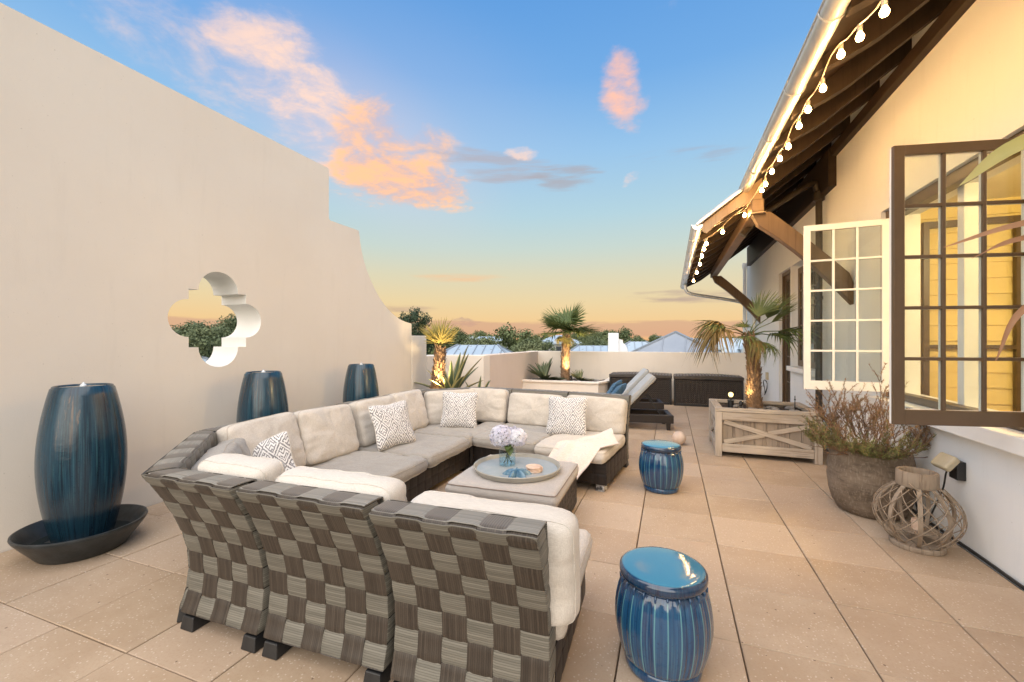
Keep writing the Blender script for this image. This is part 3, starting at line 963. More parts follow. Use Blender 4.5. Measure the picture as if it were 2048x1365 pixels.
# ---------------------------------------------------------------- eaves
def rz(x): return 3.94 + .75 * (x - 1.5)       # underside of the rafters
YV = 6.78                                       # verge where the deeper eave starts
EX1, EX2 = 1.03, .40
q = MB()
def deck(xa, ya, yb):
    xb = 4.6
    off = .21
    V = []
    for (x, y) in ((xa, ya), (xb, ya), (xb, yb), (xa, yb)):
        V.append((x, y, rz(x) + off))
    V2 = [(p[0], p[1], p[2] + .06) for p in V]
    q.add(V + V2, [(0, 3, 2, 1), (4, 5, 6, 7), (0, 1, 5, 4), (1, 2, 6, 5), (2, 3, 7, 6), (3, 0, 4, 7)])
deck(EX1, -1.6, YV)
deck(EX2, YV + .001, 14.4)
hb('roof_boards', q, M['dark_wood'])
q = MB()
def sheet(xa, ya, yb):
    xb = 4.6
    V = [(x, y, rz(x) + .275) for (x, y) in ((xa, ya), (xb, ya), (xb, yb), (xa, yb))]
    V2 = [(p[0], p[1], p[2] + .012) for p in V]
    q.add(V + V2, [(0, 3, 2, 1), (4, 5, 6, 7), (0, 1, 5, 4), (1, 2, 6, 5), (2, 3, 7, 6), (3, 0, 4, 7)])
sheet(EX1 - .05, -1.6, YV - .02)
sheet(EX2 - .05, YV - .04, 14.45)
for k in range(12):
    y = YV + .1 + k * .45
    q.add([(EX2, y, rz(EX2) + .287), (4.6, y, rz(4.6) + .287), (4.6, y + .02, rz(4.6) + .287), (EX2, y + .02, rz(EX2) + .287),
           (EX2, y, rz(EX2) + .33), (4.6, y, rz(4.6) + .33), (4.6, y + .02, rz(4.6) + .33), (EX2, y + .02, rz(EX2) + .33)],
          [(4, 5, 6, 7), (0, 1, 5, 4), (2, 3, 7, 6), (0, 4, 7, 3)])
hb('roof', q, M['roof_metal'])
# rafters with a scooped tail
def rafter_poly(xa):
    P = [(2.222, rz(2.222)), (2.222, rz(2.222) + .207), (xa, rz(xa) + .207), (xa, rz(xa) + .125)]
    n = 8
    for k in range(1, n + 1):
        u = k / n
        x = xa + .44 * u
        P.append((x, rz(x) + .125 * (1 - u) ** 1.7 + .012 * math.sin(u * PI)))
    return P
q = MB()
def rmesh(xa):
    q = MB()
    P = [(p[0] - HX, p[1]) for p in rafter_poly(xa)]
    q.extrude(P, 1, -.045, .045)
    return q.mesh('rafter', M['dark_wood'])
rm1, rm2 = rmesh(EX1 + .03), rmesh(EX2 + .03)
y = .55
while y < YV - .3:
    inst('rafter', rm1, house, (0, y - HY, 0)); y += .685
y = YV + .10
while y < 14.3:
    inst('rafter', rm2, house, (0, y - HY, 0)); y += .70
# wall plates under the rafters
q = MB(); q.box(WR - .075, WR - .002, -1.6, 7.33, 4.29, rz(WR - .075) - .003); hb('wall_plate', q, M['dark_wood'])
q = MB(); q.box(WR - .10, WR - .002, 7.332, 14.3, 3.87, rz(WR - .10) - .003); hb('wall_plate', q, M['dark_wood'])
# purlin carrying the deep eave and its two brackets
q = MB(); q.box(1.05, 1.20, YV - .12, 13.2, 3.42, rz(1.05) - .004); pl = hb('purlin', q, M['brace_wood'], bevel=.01)
q = MB(); q.box(1.035, 1.215, YV - .14, YV + .06, 3.40, 3.415); hb('purlin_cap', q, M['rake_wood'])
def brace(y):
    P = []
    a, b_ = (1.10, 3.41), (2.215, 2.30)
    n = 10
    lo, hi = [], []
    for k in range(n + 1):
        u = k / n
        x = a[0] + (b_[0] - a[0]) * u
        z = a[1] + (b_[1] - a[1]) * u
        bow = .10 * math.sin(PI * u)
        hi.append((x + .075, z + .115 - .0 + bow * .25)); lo.append((x - .075 + (.0 if k < n else 0), z - .075 + bow * .75))
    hi[-1] = (2.222, 2.40); lo[-1] = (2.222, 2.12)
    hi[0] = (1.20, 3.418); lo[0] = (1.06, 3.418)
    q = MB(); q.extrude(hi + lo[::-1], 1, y - .07, y + .07)
    hb('brace', q, M['brace_wood'], bevel=.01)
brace(YV); brace(12.9)
# rake panel closing the deep eave, with its arched lower edge
xa, xb = EX2 + .03, EX1 + .16
P = [(xb, rz(xb) + .205), (xa, rz(xa) + .205), (xa, rz(xa) + .10)]
for k in range(0, 11):
    u = k / 10
    x = xa + .06 + (xb - xa - .06) * u
    base_ = rz(xa + .06) + .02 + (3.60 - rz(xa + .06) - .02) * u
    P.append((x, base_ + .09 * math.sin(PI * u)))
q = MB(); q.extrude(P, 1, YV - .035, YV + .0)
hb('rake_panel', q, M['rake_wood'], bevel=.004)
q = MB()
q.beam((xa - .08, YV - .055, rz(xa - .08) + .245), (EX1 + .10, YV - .055, rz(EX1 + .10) + .245), .035, .09, (0, 1, 0))
hb('verge_flashing', q, M['gutter'], bevel=.006)
# half-round gutters with straps
def gutter(x, y0, y1, z, r, nstrap, first):
    q = MB()
    n = 14
    V = []; F = []
    for (yy) in (y0, y1):
        for rr in (r, r - .004):
            for k in range(n + 1):
                a = PI + PI * k / n
                V.append((x + rr * math.cos(a), yy, z + rr * math.sin(a)))
    m = n + 1
    for k in range(n):
        F += [(k, k + 1, 2 * m + k + 1, 2 * m + k), (m + k, 3 * m + k, 3 * m + k + 1, m + k + 1), (k, m + k, m + k + 1, k + 1), (2 * m + k, 2 * m + k + 1, 3 * m + k + 1, 3 * m + k)]
    q.add(V, F)
    # end plates
    for yy in (y0 + .002, y1 - .006):
        q.add([(x + (r - .001) * math.cos(PI + PI * k / n), yy, z + (r - .001) * math.sin(PI + PI * k / n)) for k in range(n + 1)] +
              [(x + (r - .001) * math.cos(PI + PI * k / n), yy + .004, z + (r - .001) * math.sin(PI + PI * k / n)) for k in range(n + 1)],
              [tuple(range(m)), tuple(range(2 * m - 1, m - 1, -1))])
    q.tube([(x - r, y0, z), (x - r, y1, z)], .010, 8)
    g = hb('gutter', q, M['gutter'], smooth=50)
    s = MB()
    s.tube([(x + (r + .004) * math.cos(PI + PI * k / n), 0, z + (r + .004) * math.sin(PI + PI * k / n)) for k in range(n + 1)] , .006, 6)
    sm = None
    k = 0
    y = first
    while y < y1 - .05:
        if sm is None:
            for i, p in enumerate(s.v): s.v[i] = (p[0] - HX, p[1], p[2])
            sm = s.mesh('gutter_strap', M['gutter'], 60)
        o = inst('gutter_strap', sm, g, (0, y - HY, 0))
        y += nstrap
gutter(.985, -1.4, YV - .02, 3.80, .075, .90, .62)
gutter(.365, YV - .06, 14.3, 3.33, .075, .92, YV + .75)
# downpipes
q = MB()
q.tube(spline([(1.05, 7.5, 3.30), (1.35, 7.6, 3.62), (2.0, 7.74, 4.05), (2.10, 7.77, 3.98), (2.13, 7.77, 3.7), (2.13, 7.77, 2.0), (2.13, 7.77, .02)], 6), .045, 12)
dp = hb('downpipe', q, M['pipe_dark'], smooth=60)
q = MB(); q.lathe([(.046, 3.78), (.075, 3.80), (.078, 3.92), (.046, 3.95)], 14, (2.13, 7.77, 0)); q.lathe([(.046, 2.28), (.055, 2.285), (.055, 2.33), (.046, 2.335)], 14, (2.13, 7.77, 0))
hb('pipe_collar', q, M['pipe_dark'], smooth=40, parent=dp)
q = MB()
q.tube(spline([(.40, 13.2, 3.27), (.42, 13.2, 3.10), (.60, 13.2, 2.98), (1.5, 13.25, 2.80), (2.12, 13.3, 2.62), (2.15, 13.3, 2.4), (2.15, 13.3, .1)], 6), .045, 10)
hb('downpipe', q, M['gutter'], smooth=60)
q = MB(); q.tube([(2.15, 14.9, .0), (2.15, 14.9, 4.0)], .05, 10); q.lathe([(.07, 3.9), (.07, 4.05), (.001, 4.05)], 10, (2.15, 14.9, 0))
hb('vent_pipe', q, M['white_paint'], smooth=50)

# ---------------------------------------------------------------- string lights clipped under the gutters
sl = thing('string_lights', 'string of round lit bulbs on a pale cable hung under the roof gutter', 'string lights', (1.1, 4.0, 3.7))
BL = [(1.13, 2.05, 3.52), (1.12, 2.52, 3.56), (1.12, 2.96, 3.49), (1.12, 3.29, 3.57), (1.12, 3.61, 3.66), (1.12, 3.985, 3.63), (1.12, 4.37, 3.66), (1.12, 4.65, 3.65), (1.12, 5.03, 3.62), (1.12, 5.39, 3.64), (1.12, 5.78, 3.645), (1.12, 6.14, 3.62), (1.12, 6.37, 3.62),
      (1.00, 6.93, 3.46), (.72, 6.98, 3.26), (.50, 6.97, 3.10), (.50, 7.42, 3.11), (.50, 7.90, 3.09), (.50, 8.43, 3.04), (.50, 9.36, 3.03), (.50, 10.75, 3.05)]
LX, LY, LZ = 1.1, 4.0, 3.7
q = MB()
path = [(1.09, .9, 3.66)]
for i, p in enumerate(BL):
    path.append((p[0] - .01, p[1], p[2] + .07))
    if i < len(BL) - 1:
        n = BL[i + 1]
        path.append(((p[0] + n[0]) / 2 - .01, (p[1] + n[1]) / 2, (p[2] + n[2]) / 2 + .055 + (.05 if i % 3 == 1 else 0)))
q.tube([(p[0] - LX, p[1] - LY, p[2] - LZ) for p in spline(path, 4)], .0045, 6)
q.build('cable', M['cable'], sl, smooth=60)
q = MB(); q.lathe([(.012, .026), (.015, .020), (.021, .008), (.0245, -.006), (.021, -.019), (.013, -.028), (.001, -.031)], 16)
bmesh_ = q.mesh('bulb', M['bulb'], 180)
q = MB(); q.lathe([(.001, .078), (.012, .078), (.015, .07), (.015, .03), (.013, .0255)], 10)
smesh_ = q.mesh('bulb_socket', M['socket'], 40)
for p in BL:
    o = inst('bulb', bmesh_, sl, (p[0] - LX, p[1] - LY, p[2] - LZ))
    inst('bulb_socket', smesh_, o)

# ================================================================ woven sectional sofa
def ribbon(P, NN, B, w, th, uvl):
    """closed flat strap following points P with normals NN and width directions B (B scaled to width 1)"""
    V = []; UV = []
    cs = [(-.5, -.6), (-.5, .0), (-.25, .75), (.25, .75), (.5, .0), (.5, -.6)]
    for i, p in enumerate(P):
        for (a, h) in cs:
            V.append(p + B[i] * (a * w) + NN[i] * (h * th))
            UV.append(((a + .5) * w + uvl[1], uvl[0][i]))
    F = []
    m = len(cs)
    for i in range(len(P) - 1):
        for k in range(m):
            F.append((i * m + k, i * m + (k + 1) % m, (i + 1) * m + (k + 1) % m, (i + 1) * m + k))
    F.append(tuple(range(m - 1, -1, -1)))
    F.append(tuple((len(P) - 1) * m + k for k in range(m)))
    return V, F, UV

def clampf(x, a=-1, b=1):
    return max(a, min(b, x))

def weave(parent, S, W, nc, bounds, mats, amp=.0036, wrap=0.0, gapf=.95, th=.004, names=('vertical_strap', 'horizontal_strap'), seed=0, flat=0):
    """S(u, s) -> (point, normal). bounds: row boundaries along s."""
    q = W / nc
    rr = random.Random(seed)
    smax = bounds[-1]
    def rowf(s):
        for k in range(len(bounds) - 1):
            if s <= bounds[k + 1] or k == len(bounds) - 2:
                return k + (s - bounds[k]) / (bounds[k + 1] - bounds[k])
    def prof(x): return clampf(4.0 * math.cos(PI * x))
    for j in range(nc):
        uc = (j + .5) * q
        w = q * gapf + .004
        P = []; NN = []; B = []; L = []
        ns = []
        for k in range(len(bounds) - 1):
            d = bounds[k + 1] - bounds[k]
            for i in range(8): ns.append(bounds[k] + d * i / 8)
        ns.append(smax)
        for s in ns:
            p, n = S(uc, s)
            a, _ = S(uc - q / 2, s); c, _ = S(uc + q / 2, s)
            h = amp * prof(rowf(s) - .5 + j) * (.8 if flat and s > bounds[flat] else 1)
            P.append(p + n * h); NN.append(n); B.append((c - a) / q); L.append(s)
        V, F, UV = ribbon(P, NN, B, w, th, (L, rr.random()))
        m = MB(); m.add(V, F, 0, UV)
        m.build(names[0], mats[0], parent, smooth=50, fix=False)
    for k in range(len(bounds) - 1):
        sc = (bounds[k] + bounds[k + 1]) / 2
        w = (bounds[k + 1] - bounds[k]) * gapf
        us = []
        wr_ = wrap and not (flat and k > flat)
        if wr_: us += [-wrap, -wrap * .5, -.004]
        for j in range(nc):
            for i in range(8): us.append((j + i / 8) * q)
        us.append(W)
        if wr_: us += [W + .004, W + wrap * .5, W + wrap]
        P = []; NN = []; B = []; L = []
        for u in us:
            p, n = S(u, sc)
            a, _ = S(u, sc - .02); c, _ = S(u, sc + .02)
            d = (c - a).normalized()
            h = -amp * prof(clampf(u, .001, W - .001) / q - .5 + k) * (.8 if flat and k >= flat else 1)
            if u < 0 or u > W: h = amp * .3
            P.append(p + n * h); NN.append(n); B.append(-d); L.append(u)
        V, F, UV = ribbon(P, NN, B, w, th, (L, rr.random()))
        m = MB(); m.add(V, F, 0, UV)
        m.build(names[1], M['strap_toplit'] if (flat and k == flat + 1) else mats[1], parent, smooth=50, fix=False)

back_prof = spline([(.150, .088), (.176, .17), (.192, .30), (.182, .45), (.142, .60), (.080, .75), (.024, .86), (.002, .897), (.012, .914), (.045, .920), (.120, .918), (.148, .908), (.158, .87), (.172, .74), (.182, .60)], 6)
cum = [0.0]
for i in range(1, len(back_prof)):
    cum.append(cum[-1] + (back_prof[i] - back_prof[i - 1]).length)
def on_prof(s):
    s = max(0.0, min(cum[-1] - 1e-6, s))
    lo, hi = 0, len(cum) - 1
    while hi - lo > 1:
        m = (lo + hi) // 2
        if cum[m] <= s: lo = m
        else: hi = m
    u = (s - cum[lo]) / (cum[hi] - cum[lo])
    p = back_prof[lo].lerp(back_prof[hi], u)
    a = back_prof[max(0, lo - 1)]; b = back_prof[min(len(back_prof) - 1, hi + 1)]
    d = (b - a).normalized()
    return p, Vector((-d.y, d.x))
s_edge = min(cum[i] for i in range(len(cum)) if back_prof[i].y >= .912)
fs = [s_edge * .922 * k / 7 for k in range(8)] + [s_edge, s_edge + .135, s_edge + .25, min(cum[-1], s_edge + .37)]

def sofa_module(name, label, p_left, p_right, mL=0, mR=0, depth=1.12, nc=6, end=(False, False), front=True, base=True, seed=1, gap=.026):
    a = Vector((p_left[0], p_left[1], 0)); c = Vector((p_right[0], p_right[1], 0))
    W = (c - a).length - gap
    ang = math.atan2((c - a).y, (c - a).x)
    d0 = (c - a).normalized() * gap / 2
    t_ = thing(name, label, 'sofa', a + d0, ang, 'woven sofa modules of the sectional')
    tl, tr = math.tan(R(mL)), math.tan(R(mR))
    def ux(u, y): return (y * tl) + u * (W - y * (tl + tr)) / W
    def S(u, s):
        if u < 0:
            p, n = on_prof(s)
            return Vector((ux(0, p.x), p.x - u + .002, p.y)), Vector((-1, 0, 0))
        if u > W:
            p, n = on_prof(s)
            return Vector((ux(W, p.x), p.x + (u - W) + .002, p.y)), Vector((1, 0, 0))
        p, n = on_prof(s)
        return Vector((ux(u, p.x), p.x, p.y)), Vector((0, n.x, n.y))
    # solid core of the back
    q = MB()
    inner = [(p[0], p[1]) for p in back_prof[::3]]
    cp = [(p[0] + .010 * 0, p[1]) for p in inner]
    P2 = []
    for s in [cum[-1] * k / 24 for k in range(25)]:
        p, n = on_prof(s); P2.append((p.x - n.x * .007, p.y - n.y * .007))
    P2 += [(.30, .58), (.31, .08)]
    n_ = len(P2)
    V = [(ux(0, p[0]) + .007, p[0], p[1]) for p in P2] + [(ux(W, p[0]) - .007, p[0], p[1]) for p in P2]
    F = [tuple(range(n_)), tuple(range(2 * n_ - 1, n_ - 1, -1))] + [(i, (i + 1) % n_, (i + 1) % n_ + n_, i + n_) for i in range(n_)]
    q.add(V, F)
    q.build('back_core', M['core'], t_)
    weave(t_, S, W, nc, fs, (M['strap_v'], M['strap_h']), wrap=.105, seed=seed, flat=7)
    if base:
        q = MB()
        y0, y1 = .312, depth - .012
        V = []
        for z in (.075, .305):
            for (u, y) in ((0, y0), (W, y0), (W, y1), (0, y1)):
                V.append((ux(u, y) + (.012 if u == 0 else -.012), y, z))
        q.add(V, [(0, 3, 2, 1), (4, 5, 6, 7), (0, 1, 5, 4), (1, 2, 6, 5), (2, 3, 7, 6), (3, 0, 4, 7)])
        q.build('seat_base', M['core'], t_)
        if front:
            ul, ur = ux(0, depth), ux(W, depth)
            Wf = ur - ul
            def SF(u, s):
                if u < 0: return Vector((ul, depth + u, .075 + s)), Vector((-1, 0, 0))
                if u > Wf: return Vector((ur, depth - (u - Wf), .075 + s)), Vector((1, 0, 0))
                return Vector((ul + u, depth, .075 + s)), Vector((0, 1, 0))
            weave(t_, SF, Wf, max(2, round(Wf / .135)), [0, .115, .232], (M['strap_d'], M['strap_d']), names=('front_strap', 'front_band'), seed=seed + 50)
        for k, e in enumerate(end):
            if not e: continue
            sx = -1 if k == 0 else 1
            xe = 0.0 if k == 0 else W
            Ws = depth - .30
            def SE(u, s): return Vector((xe, .30 + u, .075 + s)), Vector((sx, 0, 0))
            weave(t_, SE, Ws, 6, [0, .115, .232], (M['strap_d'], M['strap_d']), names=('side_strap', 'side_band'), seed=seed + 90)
    # black feet
    fm = MB()
    def foot(u, y):
        f = MB()
        f.obox((0, 0, .0375), (.085, .11, .075), None, 0, 1.22)
        return f.build('foot', M['black'], t_, bevel=.006, loc=(ux(u, y), y, 0))
    feet = [foot(.055, .20), foot(W - .055, .20)]
    if base:
        feet += [foot(.07, depth - .07), foot(W - .07, depth - .07)]
    return t_, W, ang, feet

Cn = [(-.440, 1.532), (-1.240, 1.508), (-2.035, 1.506), (-2.735, 1.500), (-3.62, 2.36), (-3.635, 3.88), (-3.62, 5.45), (-2.85, 6.20), (-2.24, 6.20), (-1.34, 6.105), (-.485, 6.00)]
mods = {}
mods['C'] = sofa_module('sofa_module', 'woven sofa module nearest the camera, at the open end beside the near blue stool', Cn[1], Cn[0], 0, 0, 1.13, 6, (False, True), seed=1, gap=.055)
mods['B'] = sofa_module('sofa_module', 'middle of the three woven sofa backs in the foreground', Cn[2], (-1.240, 1.531), 0, 0, 1.13, 6, seed=2, gap=.055)
mods['A'] = sofa_module('sofa_module', 'left of the three woven sofa backs in the foreground, next to the angled corner', Cn[3], Cn[2], 22, 0, 1.13, 5, seed=3, gap=.045)
mods['K1'] = sofa_module('sofa_corner_module', 'angled woven sofa corner module in front of the nearest blue urn fountain', Cn[4], Cn[3], 22.5, 22.5, 1.13, 9, seed=4)
mods['L1'] = sofa_module('sofa_module', 'long woven sofa module along the left wall, nearer half with two seat backs', Cn[5], Cn[4], 0, 22.5, 1.22, 11, seed=5)
mods['L2'] = sofa_module('sofa_module', 'woven sofa module along the left wall in front of the farthest urn fountain', Cn[6], Cn[5], 22.5, 0, 1.22, 11, seed=6)
mods['K2'] = sofa_module('sofa_corner_module', 'angled woven sofa corner module in front of the agave and small palm', Cn[7], Cn[6], 22.5, 22.5, 1.22, 8, seed=7)
mods['F1'] = sofa_module('sofa_module', 'short woven sofa module at the far side next to the far corner', Cn[8], Cn[7], 0, 22, 1.22, 5, seed=8)
mods['F2'] = sofa_module('sofa_module', 'woven sofa module at the far side, left of the one with the cream throw', Cn[9], Cn[8], 0, 0, 1.25, 7, seed=9)
mods['F3'] = sofa_module('sofa_module', 'woven sofa module at the far open end under the cream throw, with one chipped foot', Cn[10], Cn[9], 0, 0, 1.30, 7, (True, False), seed=10)
f = mods['F3'][3][2]
f.data = f.data.copy(); f.data.materials.clear(); f.data.materials.append(M['chip']); f['label'] = 'foot with chipped white paint'

# ---------------------------------------------------------------- cushions
def radial(poly, p=14):
    """support function of a convex polygon around the origin with softened corners"""
    E = []
    n = len(poly)
    for i in range(n):
        a = Vector(poly[i]); b = Vector(poly[(i + 1) % n])
        d = (b - a).normalized()
        nr = Vector((d.y, -d.x))
        dist = nr.dot(a)
        E.append((nr.x, nr.y, dist))
    def rad(th):
        c, s = math.cos(th), math.sin(th)
        acc = 0
        for (nx, ny, d) in E:
            v = (nx * c + ny * s) / d
            if v > 0: acc += v ** p
        return acc ** (-1 / p)
    return rad

def cushion_mesh(name, poly, t, mt, puff=.03, wr=.007, seed=0, soft=18, seam=True, sag=0.0, crease=0.0, na=112):
    rad = radial(poly, soft)
    e = min(.05, t * .36)
    rings = [.0, .16, .32, .46, .58, .68, .77, .84, .90, .94, .965, .985, .997]
    size = sum(rad(2 * PI * k / 24) for k in range(24)) / 24
    V = []
    def ztop(r):
        d = (1 - r) * size
        z = t / 2
        if d < e:
            z -= e * (1 - math.sqrt(max(0, 1 - (1 - d / e) ** 2)))
        return z
    def put(r, z, k, sgn):
        th = 2 * PI * k / na
        rr = rad(th)
        x, y = r * rr * math.cos(th), r * rr * math.sin(th)
        pf = puff * (1 - r ** 2.6)
        w = wr * (nz(x * 7 + seed * 3.1, y * 7, seed) + .5 * nz(x * 19, y * 15 + seed, seed * 2.0)) * (1.0 if r < .97 else .6)
        w += crease * nz(x * 4 + seed, y * 26, seed * 1.7) * r * r
        return (x, y, sgn * (z + pf + w) - sag * (1 - r * r))
    for sgn in (1, -1):
        for r in rings:
            for k in range(na):
                V.append(put(r, ztop(r), k, sgn))
    F = []; m = len(rings)
    for i in range(m - 1):
        for k in range(na):
            k2 = (k + 1) % na
            F.append((i * na + k, i * na + k2, (i + 1) * na + k2, (i + 1) * na + k) if True else None)
            b = m * na
            F.append((b + i * na + k, b + (i + 1) * na + k, b + (i + 1) * na + k2, b + i * na + k2))
    # side band
    top0 = (m - 1) * na; bot0 = (2 * m - 1) * na
    prev = top0
    ns = 4
    for j in range(1, ns):
        u = j / ns
        st = len(V)
        for k in range(na):
            a = Vector(V[top0 + k]); b = Vector(V[bot0 + k])
            p = a.lerp(b, u)
            bulge = 1 + .018 * math.sin(PI * u) + .006 * nz(k * .25 + seed, u * 3, seed)
            V.append((p.x * bulge, p.y * bulge, p.z + .003 * nz(k * .3, u, seed)))
        for k in range(na):
            k2 = (k + 1) % na
            F.append((prev + k, prev + k2, st + k2, st + k))
        prev = st
    for k in range(na):
        k2 = (k + 1) % na
        F.append((prev + k, prev + k2, bot0 + k2, bot0 + k))
    q = MB(); q.add(V, F)
    me = q.mesh(name, mt, 179)
    seams = []
    if seam:
        i = rings.index(.985)
        for sgn, b in ((1, 0), (-1, m * na)):
            seams.append([Vector(V[b + i * na + k]) * 1.004 for k in range(na)])
    return me, seams

def frame(o, origin, xdir, ydir):
    x = Vector(xdir).normalized(); y = Vector(ydir)
    y = (y - x * x.dot(y)).normalized(); z = x.cross(y)
    Mx = Matrix((x, y, z)).transposed().to_4x4()
    Mx.translation = Vector(origin)
    o.matrix_world = Mx
    return o

def rect(w, h): return [(-w / 2, -h / 2), (w / 2, -h / 2), (w / 2, h / 2), (-w / 2, h / 2)]

def cushion(name, label, cat, group, poly, t, mt, origin, xdir, ydir, pipe='piping_l', pr=.0024, **kw):
    me, seams = cushion_mesh(name, poly, t, mt, **kw)
    o = inst(name, me)
    frame(o, origin, xdir, ydir)
    tag(o, label, cat, group)
    for sline in seams:
        q = MB(); q.tube(sline, pr, 6, closed=True)
        q.build('piping', M[pipe], o, smooth=180)
    return o

def seat(label, mod, u0, u1, y0, y1, z0=.305, t=.145, mt='linen_grey', seed=0, **kw):
    """rectangular seat cushion laid on a module, in the module's own axes"""
    t_, W, ang, _ = mods[mod]
    c, s = math.cos(ang), math.sin(ang)
    ox, oy = t_.location.x, t_.location.y
    um, ym = (u0 + u1) / 2, (y0 + y1) / 2
    o = (ox + um * c - ym * s, oy + um * s + ym * c, z0 + t / 2)
    return cushion('seat_cushion', label, 'cushion', 'seat cushions of the sectional', rect(u1 - u0 - .012, y1 - y0), t, M[mt], o, (c, s, 0), (-s, c, 0), puff=.016, wr=.013, seed=seed, soft=22, crease=.010, **kw)

def backc(label, mod, u0, u1, h=.50, t=.17, y=.20, z0=.44, lean=14, mt='linen', seed=0, roll=0, name='back_cushion', **kw):
    t_, W, ang, _ = mods[mod]
    c, s = math.cos(ang), math.sin(ang)
    ox, oy = t_.location.x, t_.location.y
    um = (u0 + u1) / 2
    l = R(lean)
    # local Y of the cushion points up and back, local Z points to the seat
    ydv = Vector((0, -math.sin(l), math.cos(l)))
    ctr = Vector((um, y + t / 2 * math.cos(l) + h / 2 * 0 + .10 + (h / 2) * 0, z0)) + ydv * (h / 2)
    ctr.y += math.sin(l) * h * .35
    def w(v): return Vector((v.x * c - v.y * s, v.x * s + v.y * c, v.z))
    xd = Vector((-1, 0, 0))
    if roll:
        rr = R(roll)
        xd, ydv = (xd * math.cos(rr) + ydv * math.sin(rr)), (ydv * math.cos(rr) - xd * math.sin(rr))
    return cushion(name, label, 'cushion', kw.pop('group', 'back cushions of the sectional'), rect(u1 - u0, h), t, M[mt], w(ctr) + Vector((ox, oy, 0)), w(xd), w(ydv), puff=kw.pop('puff', .035), wr=kw.pop('wr', .015), seed=seed, soft=kw.pop('soft', 10), crease=kw.pop('crease', .012), **kw)

# near side
seat('pale seat cushion at the open near end, beside the near blue stool', 'C', .02, .79, .30, 1.20, mt='linen', seed=1)
seat('seat cushion in the middle of the near side, behind the middle woven back', 'B', .0, .78, .30, 1.20, seed=2)
seat('seat cushion beside the near corner, behind the left woven back', 'A', .12, .69, .30, 1.20, seed=3)
backc('plump pale back cushion at the open near end of the sofa', 'C', .045, .85, .48, .16, .115, .435, 8, 'linen_white', 11, wr=.020, puff=.045, crease=.014, pipe='linen_white')
backc('plump pale back cushion over the middle woven back in the foreground', 'B', .02, .76, .50, .17, .115, .455, 8, 'linen_white', 12, wr=.020, puff=.045, crease=.014, pipe='linen_white')
backc('plump pale back cushion over the left woven back in the foreground', 'A', .13, .66, .51, .17, .115, .465, 8, 'linen_white', 13, wr=.020, puff=.045, crease=.014, pipe='linen_white')
# near corner
def worldpoly(label, pts, z0, t, mt, seed):
    cx = sum(p[0] for p in pts) / len(pts); cy = sum(p[1] for p in pts) / len(pts)
    return cushion('seat_cushion', label, 'cushion', 'seat cushions of the sectional', [(p[0] - cx, p[1] - cy) for p in pts], t, M[mt], (cx, cy, z0 + t / 2), (1, 0, 0), (0, 1, 0), puff=.012, wr=.013, seed=seed, soft=24, crease=.010)
def mpt(mod, u, y):
    t_, W, ang, _ = mods[mod]
    return (t_.location.x + u * math.cos(ang) - y * math.sin(ang), t_.location.y + u * math.sin(ang) + y * math.cos(ang))
def wedge(mod, m, label, d, seed):
    W = mods[mod][1]; tn = math.tan(R(m))
    y0, y1 = .31, d
    worldpoly(label, [mpt(mod, y0 * tn, y0), mpt(mod, W - y0 * tn, y0), mpt(mod, W - y1 * tn, y1), mpt(mod, y1 * tn, y1)], .305, .145, 'linen_grey', seed)
wedge('K1', 22.5, 'wedge seat cushion in the near angled corner', 1.19, 21)
wedge('K2', 22.5, 'wedge seat cushion in the far angled corner by the agave', 1.28, 22)
backc('grey pleated back cushion slumped in the near angled corner', 'K1', .33, .98, .47, .20, .12, .42, 16, 'linen_grey', 23, crease=.014)
backc('second grey back cushion in the near angled corner, against the left side', 'K1', .06, .42, .45, .18, .14, .42, 16, 'linen_grey', 24)
# left side (module u runs from far to near)
seat('left side seat cushion nearest the near corner', 'L1', .02, .95, .30, 1.29, mt='linen_grey', seed=31)
seat('left side seat cushion beside the patterned pillow', 'L2', .62, 1.55, .30, 1.29, mt='linen_grey', seed=32)
seat('left side seat cushion next to the far corner', 'L2', .14, .61, .30, 1.27, mt='linen_grey', seed=33)
seat('left side seat cushion hidden against the near corner', 'L1', .96, 1.42, .30, 1.22, mt='linen_grey', seed=34)
backc('beige back cushion on the left side, nearest the near corner', 'L1', .76, 1.45, .55, .19, .11, .435, 17, 'linen', 35, roll=2)
backc('beige back cushion on the left side, in front of the second urn', 'L1', .03, .76, .54, .19, .12, .435, 17, 'linen', 36, roll=-2)
backc('beige back cushion on the left side behind the leaning patterned pillow', 'L2', .80, 1.52, .53, .19, .11, .435, 15, 'linen', 37)
backc('beige back cushion on the left side next to the far corner', 'L2', .17, .82, .54, .19, .11, .435, 15, 'linen', 38)
# far corner and far side
backc('back cushion in the far angled corner behind the upright patterned pillow', 'K2', .15, .92, .49, .17, .10, .435, 12, 'linen', 41)
backc('back cushion at the far side, right of the far corner', 'F1', .02, .66, .50, .18, .10, .435, 12, 'linen', 42)
backc('back cushion at the far side behind the left edge of the patterned pillow', 'F2', .03, .85, .46, .18, .10, .435, 12, 'linen', 43)
backc('back cushion at the far open end beside the blue stool', 'F3', .01, .83, .47, .18, .10, .435, 12, 'linen', 44, roll=-1)
seat('far side seat cushion beside the far corner', 'F1', .01, .35, .30, 1.27, seed=45)
seat('far side seat cushion behind the flower vase', 'F2', .0, .88, .30, 1.31, seed=46)
seat('far side seat cushion at the open end under the cream throw', 'F3', .0, .85, .30, 1.36, mt='linen', seed=47)

